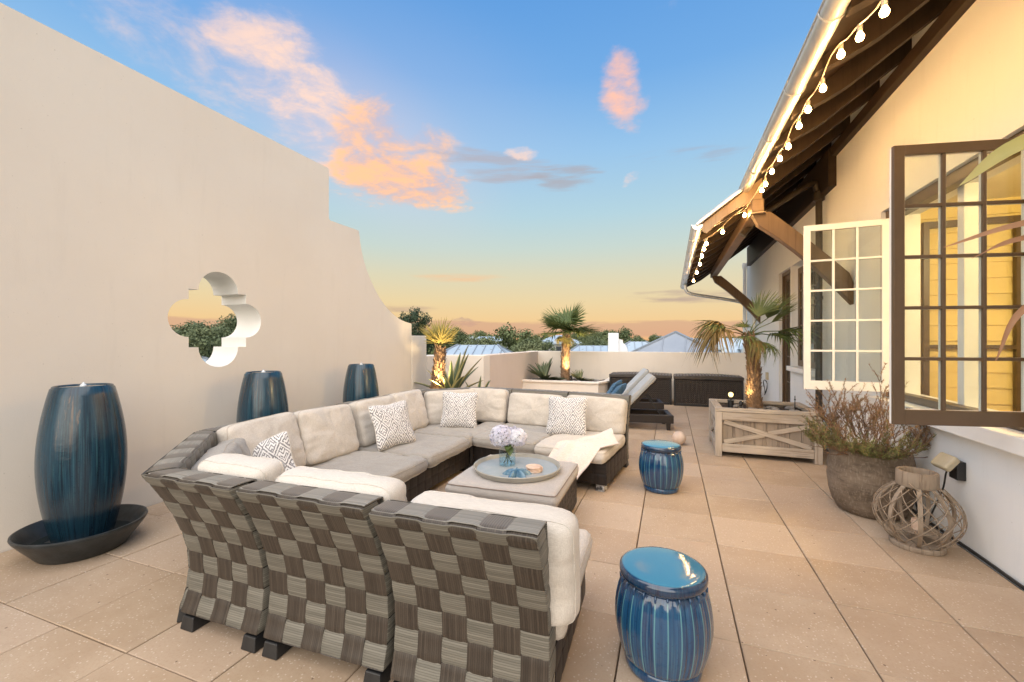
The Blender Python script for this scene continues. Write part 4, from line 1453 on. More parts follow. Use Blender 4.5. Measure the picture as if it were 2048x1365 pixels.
# patterned throw pillows
def pillow_mesh(name, w, h, t, mt, seed, na=96):
    base = radial(rect(1, 1), 40)
    rings = [0, .15, .3, .45, .58, .70, .80, .88, .94, .98, 1.0]
    V = []; F = []
    m = len(rings)
    for sgn in (1, -1):
        for r in rings:
            for k in range(na):
                th = 2 * PI * k / na
                b = base(th) * (.925 + .075 * math.sin(2 * th) ** 2)
                x, y = r * b * w * math.cos(th), r * b * h * math.sin(th)
                z = t / 2 * (1 - r ** 2.4) ** .62
                z += .008 * nz(x * 9 + seed, y * 9, seed) * (1 - r) + .006 * nz(x * 20, y * 20 + seed, 1) * r * (1 - r) * 2
                V.append((x, y, sgn * z))
    for s in range(2):
        b = s * m * na
        for i in range(m - 1):
            for k in range(na):
                k2 = (k + 1) % na
                q = (b + i * na + k, b + i * na + k2, b + (i + 1) * na + k2, b + (i + 1) * na + k)
                F.append(q if s == 0 else q[::-1])
    q = MB(); q.add(V, F)
    return q.mesh(name, mt, 179), [Vector(V[(m - 1) * na + k]) for k in range(na)]
def pillow(label, w, h, t, mt, origin, xd, yd, seed, pipe='linen_white', group='patterned throw pillows on the sofa'):
    me, rim = pillow_mesh('throw_pillow', w, h, t, M[mt], seed)
    o = inst('throw_pillow', me)
    frame(o, origin, xd, yd)
    tag(o, label, 'pillow', group)
    q = MB(); q.tube(rim, .004, 6, closed=True); q.build('piping', M[pipe], o, smooth=180)
    return o
pillow('grey and white patterned pillow leaning on the left side of the sofa', .50, .50, .15, 'ikat', (-2.97, 4.10, .700), (.34, .94, .04), (-.36, .06, .93), 1)
pillow('grey and white patterned pillow standing upright in the far corner', .50, .50, .15, 'ikat', (-2.76, 5.33, .690), (.96, .28, -.02), (-.10, .26, .95), 2)
pillow('grey and white patterned pillow at the far open end, above the cream throw', .52, .50, .15, 'ikat', (-1.255, 5.42, .685), (1.0, -.04, .02), (.03, .32, .94), 3)
pillow('patterned pillow peeking out behind the near pale cushions', .46, .46, .14, 'ikat', (-3.16, 2.62, .60), (.70, .55, .30), (-.45, .05, .85), 4)

# cream throw over the far open end
def throw_fn(u, v):
    # u across the throw, v from the back corner on the seat towards the ottoman
    a = Vector((-.50, 5.10)); 
    L0 = Vector((-.66, 5.46)).lerp(Vector((-1.30, 4.42)), min(1, v * 1.18))
    L1 = Vector((-.53, 4.93)).lerp(Vector((-.96, 4.42)), v)
    L0 = Vector((-.72, 5.44)).lerp(Vector((-1.34, 4.60)), min(1.0, v))
    p = L0.lerp(L1, u)
    front = 4.70 + .12 * (p.x + .5) * -1.0
    z = .468
    over = front - .02 - p.y
    if over > 0:
        k = clampf(over / .30, 0, 1)
        drop = over * 1.1
        z = .468 - .05 * k - drop * .9
    fold = .016 * math.sin(u * 15 + 4 * v + 2.5 * nz(u * 3, v * 3)) * (.5 + .5 * v) + .014 * nz(u * 5, v * 4, 3)
    peak = .10 * math.exp(-((u - .25) / .22) ** 2) * math.exp(-(v / .16) ** 2)
    return (p.x, p.y, z + .026 + fold + peak)
q = MB()
q.grid(throw_fn, 40, 48)
n = len(q.v)
q.grid(lambda u, v: tuple(Vector(throw_fn(u, v)) - Vector((0, 0, .010))), 40, 48)
th = q.build('throw_blanket', M['throw'], None, smooth=180)
tag(th, 'cream knitted throw spread over the far open end of the sofa towards the ottoman', 'blanket')
q = MB()
for k in range(40):
    p = Vector(throw_fn(k / 39, 1.0))
    q.tube([p, p + Vector((rnd.uniform(-.01, .01), -.015, -.02)), p + Vector((rnd.uniform(-.015, .015), -.02, -.05))], .0022, 4)
q.build('fringe', M['throw'], th)['kind'] = 'stuff'

# ---------------------------------------------------------------- ottoman
ot = thing('ottoman', 'square dark woven ottoman in the middle of the sectional', 'ottoman', (-1.33, 3.72, 0), R(1))
q = MB(); q.box(-.455, .455, -.455, .455, .05, .315); q.build('base_core', M['core'], ot)
for k in range(4):
    ca, sa = math.cos(k * PI / 2), math.sin(k * PI / 2)
    def SO(u, s, ca=ca, sa=sa):
        x, y = u - .465, -.465
        return Vector((x * ca - y * sa, x * sa + y * ca, .05 + s)), Vector((sa, -ca, 0))
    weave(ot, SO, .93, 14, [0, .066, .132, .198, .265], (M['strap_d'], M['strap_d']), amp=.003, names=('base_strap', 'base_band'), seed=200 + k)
q = MB()
for sx in (-1, 1):
    for sy in (-1, 1):
        f_ = MB(); f_.obox((0, 0, .025), (.06, .06, .05)); f_.build('foot', M['black'], ot, bevel=.004, loc=(sx * .41, sy * .41, 0))
cushion('ottoman_cushion', 'flat taupe cushion on top of the ottoman', 'cushion', None, rect(.97, .97), .135, M['taupe'], (-1.33, 3.72, .315 + .0675), (1, .018, 0), (-.018, 1, 0), puff=.006, wr=.004, seed=51, soft=44, pipe='piping', pr=.0045)
ZT = .315 + .135 + .008
TX, TY = -1.335, 3.735
tr = thing('serving_tray', 'round grey lacquered tray with a raised rim on the ottoman', 'tray', (TX, TY, ZT))
q = MB(); q.lathe([(.001, .004), (.36, .004), (.372, 0), (.385, .002), (.405, .044), (.400, .050), (.392, .048), (.374, .016), (.001, .0161)], 64)
q.build('tray_body', M['tray'], tr, smooth=35)
q = MB(); q.lathe([(.373, .0165), (.3725, .0185), (.001, .0185)], 64); q.build('tray_inlay', M['traybed'], tr, smooth=30)
TZ = ZT + .0187
# vase with water
vx, vy = -1.452, 3.79
va = thing('glass_vase', 'clear glass cylinder vase half full of water on the tray', 'vase', (vx, vy, TZ))
q = MB(); q.lathe([(.001, .0), (.076, .0), (.079, .004), (.079, .150), (.0765, .150), (.0765, .012), (.001, .012)], 40); q.build('vase_body', M['vase'], va, smooth=35)
q = MB(); q.lathe([(.001, .0121), (.076, .0122), (.076, .062), (.001, .062)], 40); q.build('water', M['vase'], va, smooth=35)
# hydrangea: two heads of florets, stems crossing in the vase, leaves
hy = thing('hydrangea_bouquet', 'pale lilac hydrangea bouquet with two full heads in the glass vase', 'flowers', (vx, vy, TZ + .012))
q = MB()
def petal_floret(q, c, n, s):
    n = n.normalized()
    x = n.orthogonal().normalized(); y = n.cross(x)
    a0 = rnd.random() * PI
    for k in range(4):
        a = a0 + k * PI / 2
        d = x * math.cos(a) + y * math.sin(a); e = n.cross(d)
        p0 = c; p1 = c + d * s * .6 + e * s * .5 + n * s * .12; p2 = c + d * s * 1.15 + n * s * .02; p3 = c + d * s * .6 - e * s * .5 + n * s * .12
        q.add([p0, p1, p2, p3], [(0, 1, 2, 3)])
def head(c, r, nfl, sq):
    q = MB()
    for k in range(nfl):
        z = 1 - 1.75 * (k + .5) / nfl
        a = k * 2.399963
        rr = math.sqrt(max(0, 1 - z * z))
        d = Vector((rr * math.cos(a), rr * math.sin(a), z * sq))
        p = Vector(c) + d * r * (1 + .09 * nz(d.x * 4, d.y * 4, d.z * 4 + c[0] * 9)) + Vector((rnd.uniform(-1, 1), rnd.uniform(-1, 1), rnd.uniform(-1, 1))) * .005
        nn_ = (d + Vector((rnd.uniform(-1, 1), rnd.uniform(-1, 1), rnd.uniform(-1, 1))) * .35)
        petal_floret(q, p, nn_, .0165)
    o = q.build('flower_head', M['petal'], hy, fix=False)
    return o
head((-.055, -.01, .255), .108, 250, .95)
head((.085, .035, .245), .090, 190, .95)
head((.015, .08, .25), .085, 120, .95)
q = MB(); q.lathe([(.001, .07), (.05, .05), (.07, 0), (.05, -.05), (.001, -.06)], 14, (-.055, -.01, .25)); q.lathe([(.001, .06), (.04, .04), (.055, 0), (.04, -.04), (.001, -.05)], 14, (.085, .035, .24))
q.build('head_core', M['flower_leaf'], hy, smooth=180)
for (x0, y0, x1, y1, z1) in ((.035, .02, -.045, -.01, .21), (-.03, -.02, .07, .03, .20), (.01, -.03, .01, .06, .2), (-.035, .025, .02, .02, .2)):
    q = MB(); q.tube(spline([(x0, y0, .004), ((x0 + x1) / 2, (y0 + y1) / 2, .1), (x1, y1, z1)], 5), .0045, 6); q.build('flower_stem', M['stem'], hy, smooth=180)
def broad_leaf(parent, p, d, up, L, w, mt):
    d = Vector(d).normalized(); s = d.cross(Vector(up)).normalized(); u = s.cross(d)
    q = MB()
    def fn(a, b):
        ww = w * math.sin(PI * (b ** .8)) * (1 - .2 * b)
        return tuple(Vector(p) + d * (L * b) + s * ((a - .5) * ww) + u * (abs(a - .5) * .25 * w - .35 * L * b * b))
    q.grid(fn, 4, 10)
    return q.build('leaf', mt, parent, smooth=180, fix=False)
broad_leaf(hy, (.02, -.02, .17), (.35, -.55, -.35), (0, .3, 1), .11, .085, M['flower_leaf'])
broad_leaf(hy, (.02, -.01, .18), (.1, -.7, -.1), (0, .3, 1), .10, .075, M['flower_leaf'])
broad_leaf(hy, (-.02, .02, .17), (-.7, .3, .0), (0, 0, 1), .10, .075, M['flower_leaf'])
# starfish
sf = MB()
ns_ = 60
V = []
for ring, (rr, hh) in enumerate(((0.0, .052), (.35, .046), (.7, .028), (.93, .010), (1.0, .0))):
    for k in range(ns_):
        a = 2 * PI * k / ns_
        arm = .5 + .5 * math.cos(5 * a)
        rad_ = .036 + .088 * arm ** 1.6
        lift = hh * (1 if ring < 2 else (.55 + .45 * arm))
        V.append((rad_ * rr * math.cos(a), rad_ * rr * math.sin(a), lift + .010 * arm * (ring < 3) * rr))
F = [(i * ns_ + k, i * ns_ + (k + 1) % ns_, (i + 1) * ns_ + (k + 1) % ns_, (i + 1) * ns_ + k) for i in range(4) for k in range(ns_)]
sf.add(V, F)
o = sf.build('starfish', M['starfish'], None, smooth=60, loc=(-1.255, 3.515, TZ), rot=(0, 0, R(38)))
o.scale = (1.12, 1.12, 1.15)
tag(o, 'blue glazed ceramic starfish on the near side of the tray', 'ornament')
co = thing('shell_coasters', 'small stack of round coral coloured coasters on the tray behind the starfish', 'coasters', (-1.155, 3.69, TZ))
for k in range(4):
    q = MB(); q.lathe([(.001, .0), (.070, .0), (.074, .005), (.070, .0105), (.03, .0105), (.001, .0095)], 30, fn=lambda r, z, th: r * (1 + (.012 * math.sin(th * 14) if r > .03 else 0)))
    q.build('coaster', M['coral'], co, smooth=40, loc=(rnd.uniform(-.006, .006), rnd.uniform(-.006, .006), k * .0112), rot=(0, 0, k))

# ================================================================ ceramic garden stools
def stool(x, y, label, rot):
    t_ = thing('garden_stool', label, 'stool', (x, y, 0), rot, 'blue ceramic garden stools')
    t_.scale = (.97, .97, 1.075)
    def ribs(r, z, th):
        if .05 < z < .405:
            k = min(1, (z - .05) / .03, (.405 - z) / .03)
            f = (th * 24 / (2 * PI)) % 1.0
            return r * (1 - .018 * k * (1 - abs(math.sin(PI * (f + .0))) ** .5) * 1.0) + .0025 * k * (abs(f - .5) < .09)
        return r
    P = [(.001, 0), (.178, 0), (.190, .006), (.194, .02), (.193, .038), (.188, .047), (.196, .056)]
    n = 18
    for k in range(n + 1):
        u = k / n
        P.append((.198 + .042 * math.sin(PI * (u * .93 + .03)) ** .85 + .004 * u, .062 + .345 * u))
    P += [(.203, .412), (.205, .418)]
    q = MB(); q.lathe(P, 240, fn=ribs)
    q.build('stool_body', M['stool'], t_, smooth=60)
    q = MB()
    q.lathe([(.200, .4185), (.211, .420), (.218, .427), (.221, .438), (.220, .452), (.216, .462), (.205, .4685), (.185, .472), (.10, .474), (.001, .475)], 96)
    q.build('stool_top', M['stool'], t_, smooth=50)
    # glaze run beads under the rim
    q = MB()
    for k in range(24):
        a = 2 * PI * (k + .5) / 24
        L = rnd.uniform(.006, .024)
        r = .2085
        q.tube([((r + .001) * math.cos(a), (r + .001) * math.sin(a), .4175), ((r + .006) * math.cos(a), (r + .006) * math.sin(a), .412), ((r + .006) * math.cos(a), (r + .006) * math.sin(a), .410 - L)], [.004, .006, .0045], 8)
    q.build('glaze_drips', M['stool'], t_, smooth=60)['kind'] = 'stuff'
stool(-.10, 5.05, 'blue glazed ribbed ceramic stool standing at the far open end of the sofa', .4)
stool(-.038, 2.318, 'large blue glazed ribbed ceramic stool nearest the camera, at the bottom of the picture', 1.3)

# ================================================================ urn fountains
def urn(y, label):
    t_ = thing('urn_fountain', label, 'fountain', (-4.37, y, 0), y, 'blue urn fountains along the left wall')
    P = [(.001, .09), (.165, .09), (.172, .10)]
    n = 22
    for k in range(n + 1):
        u = k / n
        r = .170 + .088 * math.sin(PI * min(1, (u * .95 + .02))) ** .9 + .006 * u
        P.append((r, .11 + 1.17 * u))
    P += [(.178, 1.288), (.176, 1.296), (.170, 1.300), (.163, 1.297), (.160, 1.288)]
    q = MB(); q.lathe(P, 64, fn=lambda r, z, th: r * (1 + .006 * nz(math.cos(th) * 2 + y, math.sin(th) * 2, z * 3)))
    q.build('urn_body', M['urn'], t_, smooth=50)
    q = MB(); q.lathe([(.1625, 1.291), (.12, 1.2925), (.001, 1.293)], 40); q.build('water_surface', M['water'], t_, smooth=180)
    q = MB(); q.lathe([(.020, 1.288), (.024, 1.295), (.016, 1.304), (.009, 1.312), (.010, 1.319), (.001, 1.323)], 14, fn=lambda r, z, th: r * (1 + .3 * nz(th * 2, z * 60)))
    q.build('water_jet', M['bubble'], t_, smooth=180)
    q = MB(); q.lathe([(.001, 0), (.245, 0), (.262, .012), (.30, .065), (.345, .125), (.382, .178), (.392, .198), (.390, .208), (.378, .210), (.366, .200), (.33, .135), (.29, .075), (.25, .045), (.001, .04)], 72)
    q.build('basin', M['basin'], t_, smooth=40)
    q = MB(); q.lathe([(.305, .098), (.001, .0985)], 48); q.build('basin_water', M['water'], t_, smooth=180)
    q = MB()
    for k in range(4):
        a = k * PI / 2 + .4
        q.obox((.19 * math.cos(a), .19 * math.sin(a), .0945), (.05, .05, .0085))
    q.build('urn_rest', M['basin'], t_)
urn(2.0, 'tall blue glazed urn fountain nearest the camera, its whole dark basin in view')
urn(3.60, 'tall blue glazed urn fountain under the quatrefoil opening, behind the sofa')
urn(5.25, 'blue glazed urn fountain farthest away, beyond the sofa near the curved end of the wall')

# ================================================================ plants: fan palms and agaves
def frond_mesh(name, mt, L=.45, nbl=30, spread=115, pet=.30, droop=.25, fold=.35, w=.016, seed=0, curl=1.0, rag=.08):
    """fan frond: petiole along +X from the origin, blades fanning at its tip, droop along -Z"""
    r = random.Random(seed)
    q = MB()
    tip = Vector((pet, 0, -.06 * pet))
    q.tube([(0, 0, 0), (pet * .5, 0, .012), tip], [.010, .007, .005], 5)
    for k in range(nbl):
        a = R(-spread + 2 * spread * (k + .5) / nbl + r.uniform(-2, 2))
        ll = L * (1 - .28 * (abs(a) / R(spread)) ** 2) * (1 + r.uniform(-rag, rag))
        d = Vector((math.cos(a), math.sin(a), fold * math.cos(a * .5) * .25 + (.10 if k % 2 else -.02)))
        d.normalize()
        s = Vector((-math.sin(a), math.cos(a), 0))
        up = d.cross(s)
        n = 5
        V = []; UV = []
        dr = droop * (1 + r.uniform(-.5, .8)) * curl
        for i in range(n + 1):
            u = i / n
            c = tip + d * (ll * u * (1 - .25 * dr * u * u)) - Vector((0, 0, 1)) * (ll * dr * u ** 2.4)
            ww = w * (1 - u) ** .6 * (0.35 + min(1, u * 4) * .65) * (1 if i < n else .12) + .0006
            V += [c - s * ww, c - up * ww * .45, c + s * ww]
            UV += [(0, u), (.5, u), (1, u)]
        F = []
        for i in range(n):
            for j in range(2):
                F.append((i * 3 + j, i * 3 + j + 1, (i + 1) * 3 + j + 1, (i + 1) * 3 + j))
        q.add(V, F, 0, UV)
    return q.mesh(name, mt, 179, fix=False)

def palm_trunk(parent, pts, r0, r1, nstub, seed, sc=1.0):
    r = random.Random(seed)
    P = spline(pts, 6)
    m = len(P)
    rad = [r0 + (r1 - r0) * i / (m - 1) + .008 * nz(i * 1.3, seed) for i in range(m)]
    q = MB(); q.tube(P, rad, 12); q.build('trunk', M['trunk'], parent, smooth=180)
    q = MB(); h = MB()
    for k in range(nstub):
        u = (k + r.random()) / nstub
        i = min(m - 2, int(u * (m - 1)))
        c = P[i].lerp(P[i + 1], u * (m - 1) - i)
        ax = (P[i + 1] - P[i]).normalized()
        a = k * 2.4 + r.uniform(-.2, .2)
        x = ax.orthogonal().normalized(); y = ax.cross(x)
        o = x * math.cos(a) + y * math.sin(a)
        s = ax.cross(o)
        rr = rad[i]
        L = r.uniform(.05, .10) * sc; w = r.uniform(.016, .026) * sc
        b = c + o * rr * .85; t2 = b + ax * L + o * r.uniform(.012, .04) * sc
        q.add([b - s * w, b + s * w, t2 + s * w * .5, t2 - s * w * .5, b - s * w + o * .014, b + s * w + o * .014, t2 + s * w * .45 + o * .008, t2 - s * w * .45 + o * .008],
              [(4, 5, 6, 7), (0, 1, 5, 4), (1, 2, 6, 5), (2, 3, 7, 6), (3, 0, 4, 7)])
        for _ in range(5):
            p = c + (o + Vector((r.uniform(-.6, .6), r.uniform(-.6, .6), 0))).normalized() * rr * 1.0
            e = p + o * r.uniform(.01, .05) * sc + ax * r.uniform(-.06, .05) * sc + Vector((r.uniform(-.03, .03), r.uniform(-.03, .03), 0))
            h.add([p - s * .003, p + s * .003, e], [(0, 1, 2)])
    q.build('leaf_bases', M['trunk'], parent)['kind'] = 'stuff'
    h.build('trunk_fibre', M['fibre'], parent, fix=False)['kind'] = 'stuff'
    return P[-1]

def place_frond(me, parent, p, az, pitch, roll=0, s=1.0):
    o = inst('frond', me, parent, p, (0, 0, 0), (s, s, s))
    o.rotation_euler = (Matrix.Rotation(R(az), 3, 'Z') @ Matrix.Rotation(R(-pitch), 3, 'Y') @ Matrix.Rotation(R(roll), 3, 'X')).to_euler()
    return o

def agave_leaf(L, w, curve, seed, nseg=10):
    q = MB()
    def fn(a, b):
        ww = w * (min(1, .55 + b * 2.2) * (1 - b) ** .62 + .02 * (1 - b))
        ang = curve * b
        x = L * (math.sin(ang) / curve if abs(curve) > .01 else b)
        z = -L * ((1 - math.cos(ang)) / curve if abs(curve) > .01 else 0)
        h = abs(a - .5) * 2
        return (x, (a - .5) * 2 * ww, z + .38 * ww * h * h - .0)
    q.grid(fn, 6, nseg)
    # give the blade a fleshy underside
    def fn2(a, b):
        p = fn(a, b)
        return (p[0], p[1], p[2] - .006 - .010 * (1 - b) * (1 - (2 * abs(a - .5)) ** 2))
    q.grid(fn2, 6, nseg)
    return q
def agave(label, loc, spec, mt, name='agave', group=None):
    t_ = thing(name, label, 'plant', loc, 0, group)
    for k, (az, pitch, L, w, cv) in enumerate(spec):
        q = agave_leaf(L, w * (1.45 if mt == 'agave' and L > .5 else 1.15), cv, k)
        o = q.build('leaf', M[mt], t_, smooth=60, fix=False)
        o.location = (math.cos(R(az)) * .03, math.sin(R(az)) * .03, .0)
        o.rotation_euler = (Matrix.Rotation(R(az), 3, 'Z') @ Matrix.Rotation(R(-pitch), 3, 'Y')).to_euler()
    return t_

# ---- bed at the end of the left wall
bd = MB(); bd.box(-4.89, -4.88 + .95, 6.95, 7.10, -.03, .55); bd.box(-4.03, -3.93, 7.102, 8.78, -.03, .55)
o = bd.build('planter_bed', M['parapet'], bevel=.01)
tag(o, 'low stucco planting bed behind the sofa at the end of the tall wall', 'planter')
q = MB(); q.grid(lambda a, b: (-4.88 + .84 * a, 7.102 + 1.67 * b, .50 + .03 * nz(a * 5, b * 8)), 10, 16); q.build('soil', M['soil'], o, smooth=180, fix=False)

pm = thing('fan_palm', 'small fan palm with yellowed upright crown at the end of the tall wall', 'palm', (-4.36, 7.46, .50))
top = palm_trunk(pm, [(0, 0, -.05), (.02, -.01, .30), (.05, 0, .65), (.08, 0, 1.02)], .135, .09, 110, 3, 1.25)
fa = frond_mesh('frond', M['palm_yel'], .42, 17, 62, .12, .05, .3, .016, 1)
fb = frond_mesh('frond', M['palm_yel'], .40, 15, 60, .12, .18, .3, .015, 2)
for k in range(9):
    place_frond(fa if k % 3 else fb, pm, top + Vector((0, 0, .02)), k * 40 + rnd.uniform(-12, 12), rnd.uniform(36, 76), rnd.uniform(-25, 25), rnd.uniform(1.0, 1.22))
for k in range(5):
    place_frond(fb, pm, top, k * 72 + 20, rnd.uniform(26, 48), rnd.uniform(-30, 30), rnd.uniform(.8, .95))

agave('large variegated agave with long arching leaves around the small palm', (-4.12, 7.60, .50),
      [(-172, 34, 1.05, .055, .55), (172, 22, .85, .05, .9), (150, 66, .95, .05, .12), (20, 62, 1.02, .085, .28), (-10, 70, 1.0, .075, .15), (40, 76, 1.12, .075, .1), (-40, 52, .80, .075, .45), (5, 40, .78, .065, .35),
       (-80, 60, .70, .07, .45), (-120, 58, .65, .06, .6), (90, 70, 1.0, .07, .1), (60, 55, .9, .06, .4), (-150, 60, .75, .05, .25), (-25, 25, .55, .045, .7), (-60, 80, .8, .06, .1)], 'agave')
agave('smaller variegated agave beside the parapet, right of the large one', (-3.72, 7.95, .34),
      [(180, 70, .55, .04, .2), (150, 60, .5, .04, .3), (10, 42, .62, .035, .2), (25, 30, .60, .03, .4), (-30, 50, .5, .04, .3), (90, 75, .62, .045, .1), (60, 62, .6, .04, .2), (-90, 55, .45, .045, .4), (-140, 45, .45, .04, .5), (-10, 66, .6, .04, .15)], 'agave')
# tub for the smaller agave, hidden behind the sofa back
tb = thing('planter_tub', 'round clay tub holding the smaller agave behind the sofa', 'pot', (-3.72, 7.95, 0))
q = MB(); q.lathe([(.001, 0), (.15, 0), (.19, .30), (.20, .35), (.185, .35), (.175, .31), (.001, .31)], 24); q.build('tub_body', M['clay'], tb, smooth=40)
q = MB(); q.lathe([(.176, .325), (.001, .34)], 16); q.build('soil', M['soil'], tb, smooth=180)

# ---- raised corner planter
cp_ = MB()
pp = [(-3.935, 11.45), (-1.80, 11.45), (-1.62, 12.0), (-1.62, 12.995), (-1.72, 12.995), (-1.72, 12.03), (-1.87, 11.55), (-3.935, 11.55)]
cp_.extrude(pp, 2, -.03, .50)
o = cp_.build('raised_planter', M['parapet'], bevel=.008)
tag(o, 'cream stucco raised planter in the far left corner of the terrace', 'planter')
q = MB(); q.extrude([(-3.935, 11.41), (-1.78, 11.41), (-1.58, 11.98), (-1.58, 12.994), (-1.745, 12.994), (-1.745, 12.05), (-1.89, 11.58), (-3.935, 11.58)], 2, .503, .555)
q.build('coping', M['parapet'], o, bevel=.008)
q = MB(); q.grid(lambda a, b: (-3.93 + 2.2 * a * (1 if b > .4 else .93), 11.55 + 1.44 * b, .47 + .05 * nz(a * 9, b * 7)), 22, 14); q.build('soil', M['soil'], o, smooth=180, fix=False)
def pebbles(parent, spots, name='pebble'):
    for (x, y, z, s) in spots:
        q = MB()
        q.lathe([(.001, .9), (.5, .8), (.85, .5), (1, 0), (.85, -.5), (.001, -.8)], 10)
        for i, p in enumerate(q.v):
            k = 1 + .18 * nz(p[0] * 1.3 + x * 30, p[1] * 1.3 + y * 30, p[2])
            q.v[i] = (p[0] * s * k * 1.25, p[1] * s * k, p[2] * s * .55 * k)
        q.build(name, M['pebble'], parent, smooth=180, loc=(x, y, z), rot=(rnd.uniform(-.2, .2), rnd.uniform(-.2, .2), rnd.uniform(0, 6)))
pebbles(o, [(-3.9 + 2.1 * rnd.random(), 11.62 + .8 * rnd.random(), .53, rnd.uniform(.03, .06)) for _ in range(45)])

pm = thing('fan_palm', 'green fan palm with full round crown in the far corner planter', 'palm', (-2.86, 12.20, .50))
top = palm_trunk(pm, [(0, 0, -.05), (-.02, 0, .45), (.0, 0, .9), (.03, 0, 1.38)], .135, .105, 120, 5, 1.1)
f1 = frond_mesh('frond', M['palm'], .72, 28, 100, .40, .10, .3, .024, 4)
f2 = frond_mesh('frond', M['palm'], .68, 26, 98, .38, .22, .3, .024, 5)
f3 = frond_mesh('frond', M['palm_yel'], .46, 28, 95, .34, .45, .3, .024, 6)
for k in range(20):
    place_frond(f1 if k % 2 else f2, pm, top, k * 137.5, 4 + 70 * ((k * .618) % 1), rnd.uniform(-15, 15), rnd.uniform(.85, 1.02))
for k in range(6):
    place_frond(f2, pm, top, k * 60 + 15, rnd.uniform(-4, 14), rnd.uniform(-15, 15), rnd.uniform(.85, 1.0))
for (a, p) in ((200, -32), (235, -30), (165, -25), (300, -40)):
    place_frond(f3, pm, top, a, p, 10, .62)
agave('dense dark green agave at the left of the far corner planter', (-3.42, 12.0, .50),
      [(k * 137.5, 8 + 72 * ((k * .618 + .1) % 1), rnd.uniform(.56, .74), .040, rnd.uniform(.1, .5)) for k in range(50)], 'agave_g')
agave('small spiky agave at the right of the far palm trunk', (-2.42, 12.15, .50),
      [(k * 137.5, 6 + 66 * ((k * .618 + .2) % 1), rnd.uniform(.32, .42), .024, rnd.uniform(.1, .5)) for k in range(34)], 'agave')

def spot_fixture(label, loc, aim, energy, size=1.0, cone=60, visible=True, name='garden_spotlight'):
    """stake spotlight with a lit lens"""
    t_ = thing(name, label, 'light', loc)
    d = (Vector(aim) - Vector(loc) - Vector((0, 0, .13 * size))).normalized()
    q = MB(); q.tube([(0, 0, -.03), (0, 0, .10 * size)], .008, 8); q.build('stake', M['black'], t_, smooth=60)
    c = Vector((0, 0, .13 * size))
    q = MB(); q.tube([c - d * .05 * size, c - d * .03 * size, c + d * .03 * size, c + d * .035 * size], [.02 * size, .034 * size, .036 * size, .040 * size], 14); q.build('lamp_head', M['black'], t_, smooth=50)
    q = MB(); q.tube([c + d * .036 * size, c + d * .038 * size], .031 * size, 14); q.build('lens', M['lens'], t_)
    L = bpy.data.lights.new('spot_beam', 'SPOT'); L.energy = energy; L.color = (1.0, .72, .34); L.spot_size = R(cone); L.spot_blend = .8; L.shadow_soft_size = .03
    lo = bpy.data.objects.new('spot_beam', L); C.objects.link(lo); lo.parent = t_
    lo.location = c + d * .045 * size
    lo.rotation_euler = d.to_track_quat('-Z', 'Y').to_euler()
    return t_
spot_fixture('black stake spotlight shining up at the yellowed palm by the tall wall', (-4.20, 7.16, .50), (-4.26, 7.44, 1.55), 130, 1, 85)
spot_fixture('black stake spotlight shining up the palm trunk in the far corner planter', (-2.62, 11.85, .50), (-2.84, 12.2, 1.5), 170, 1, 84)

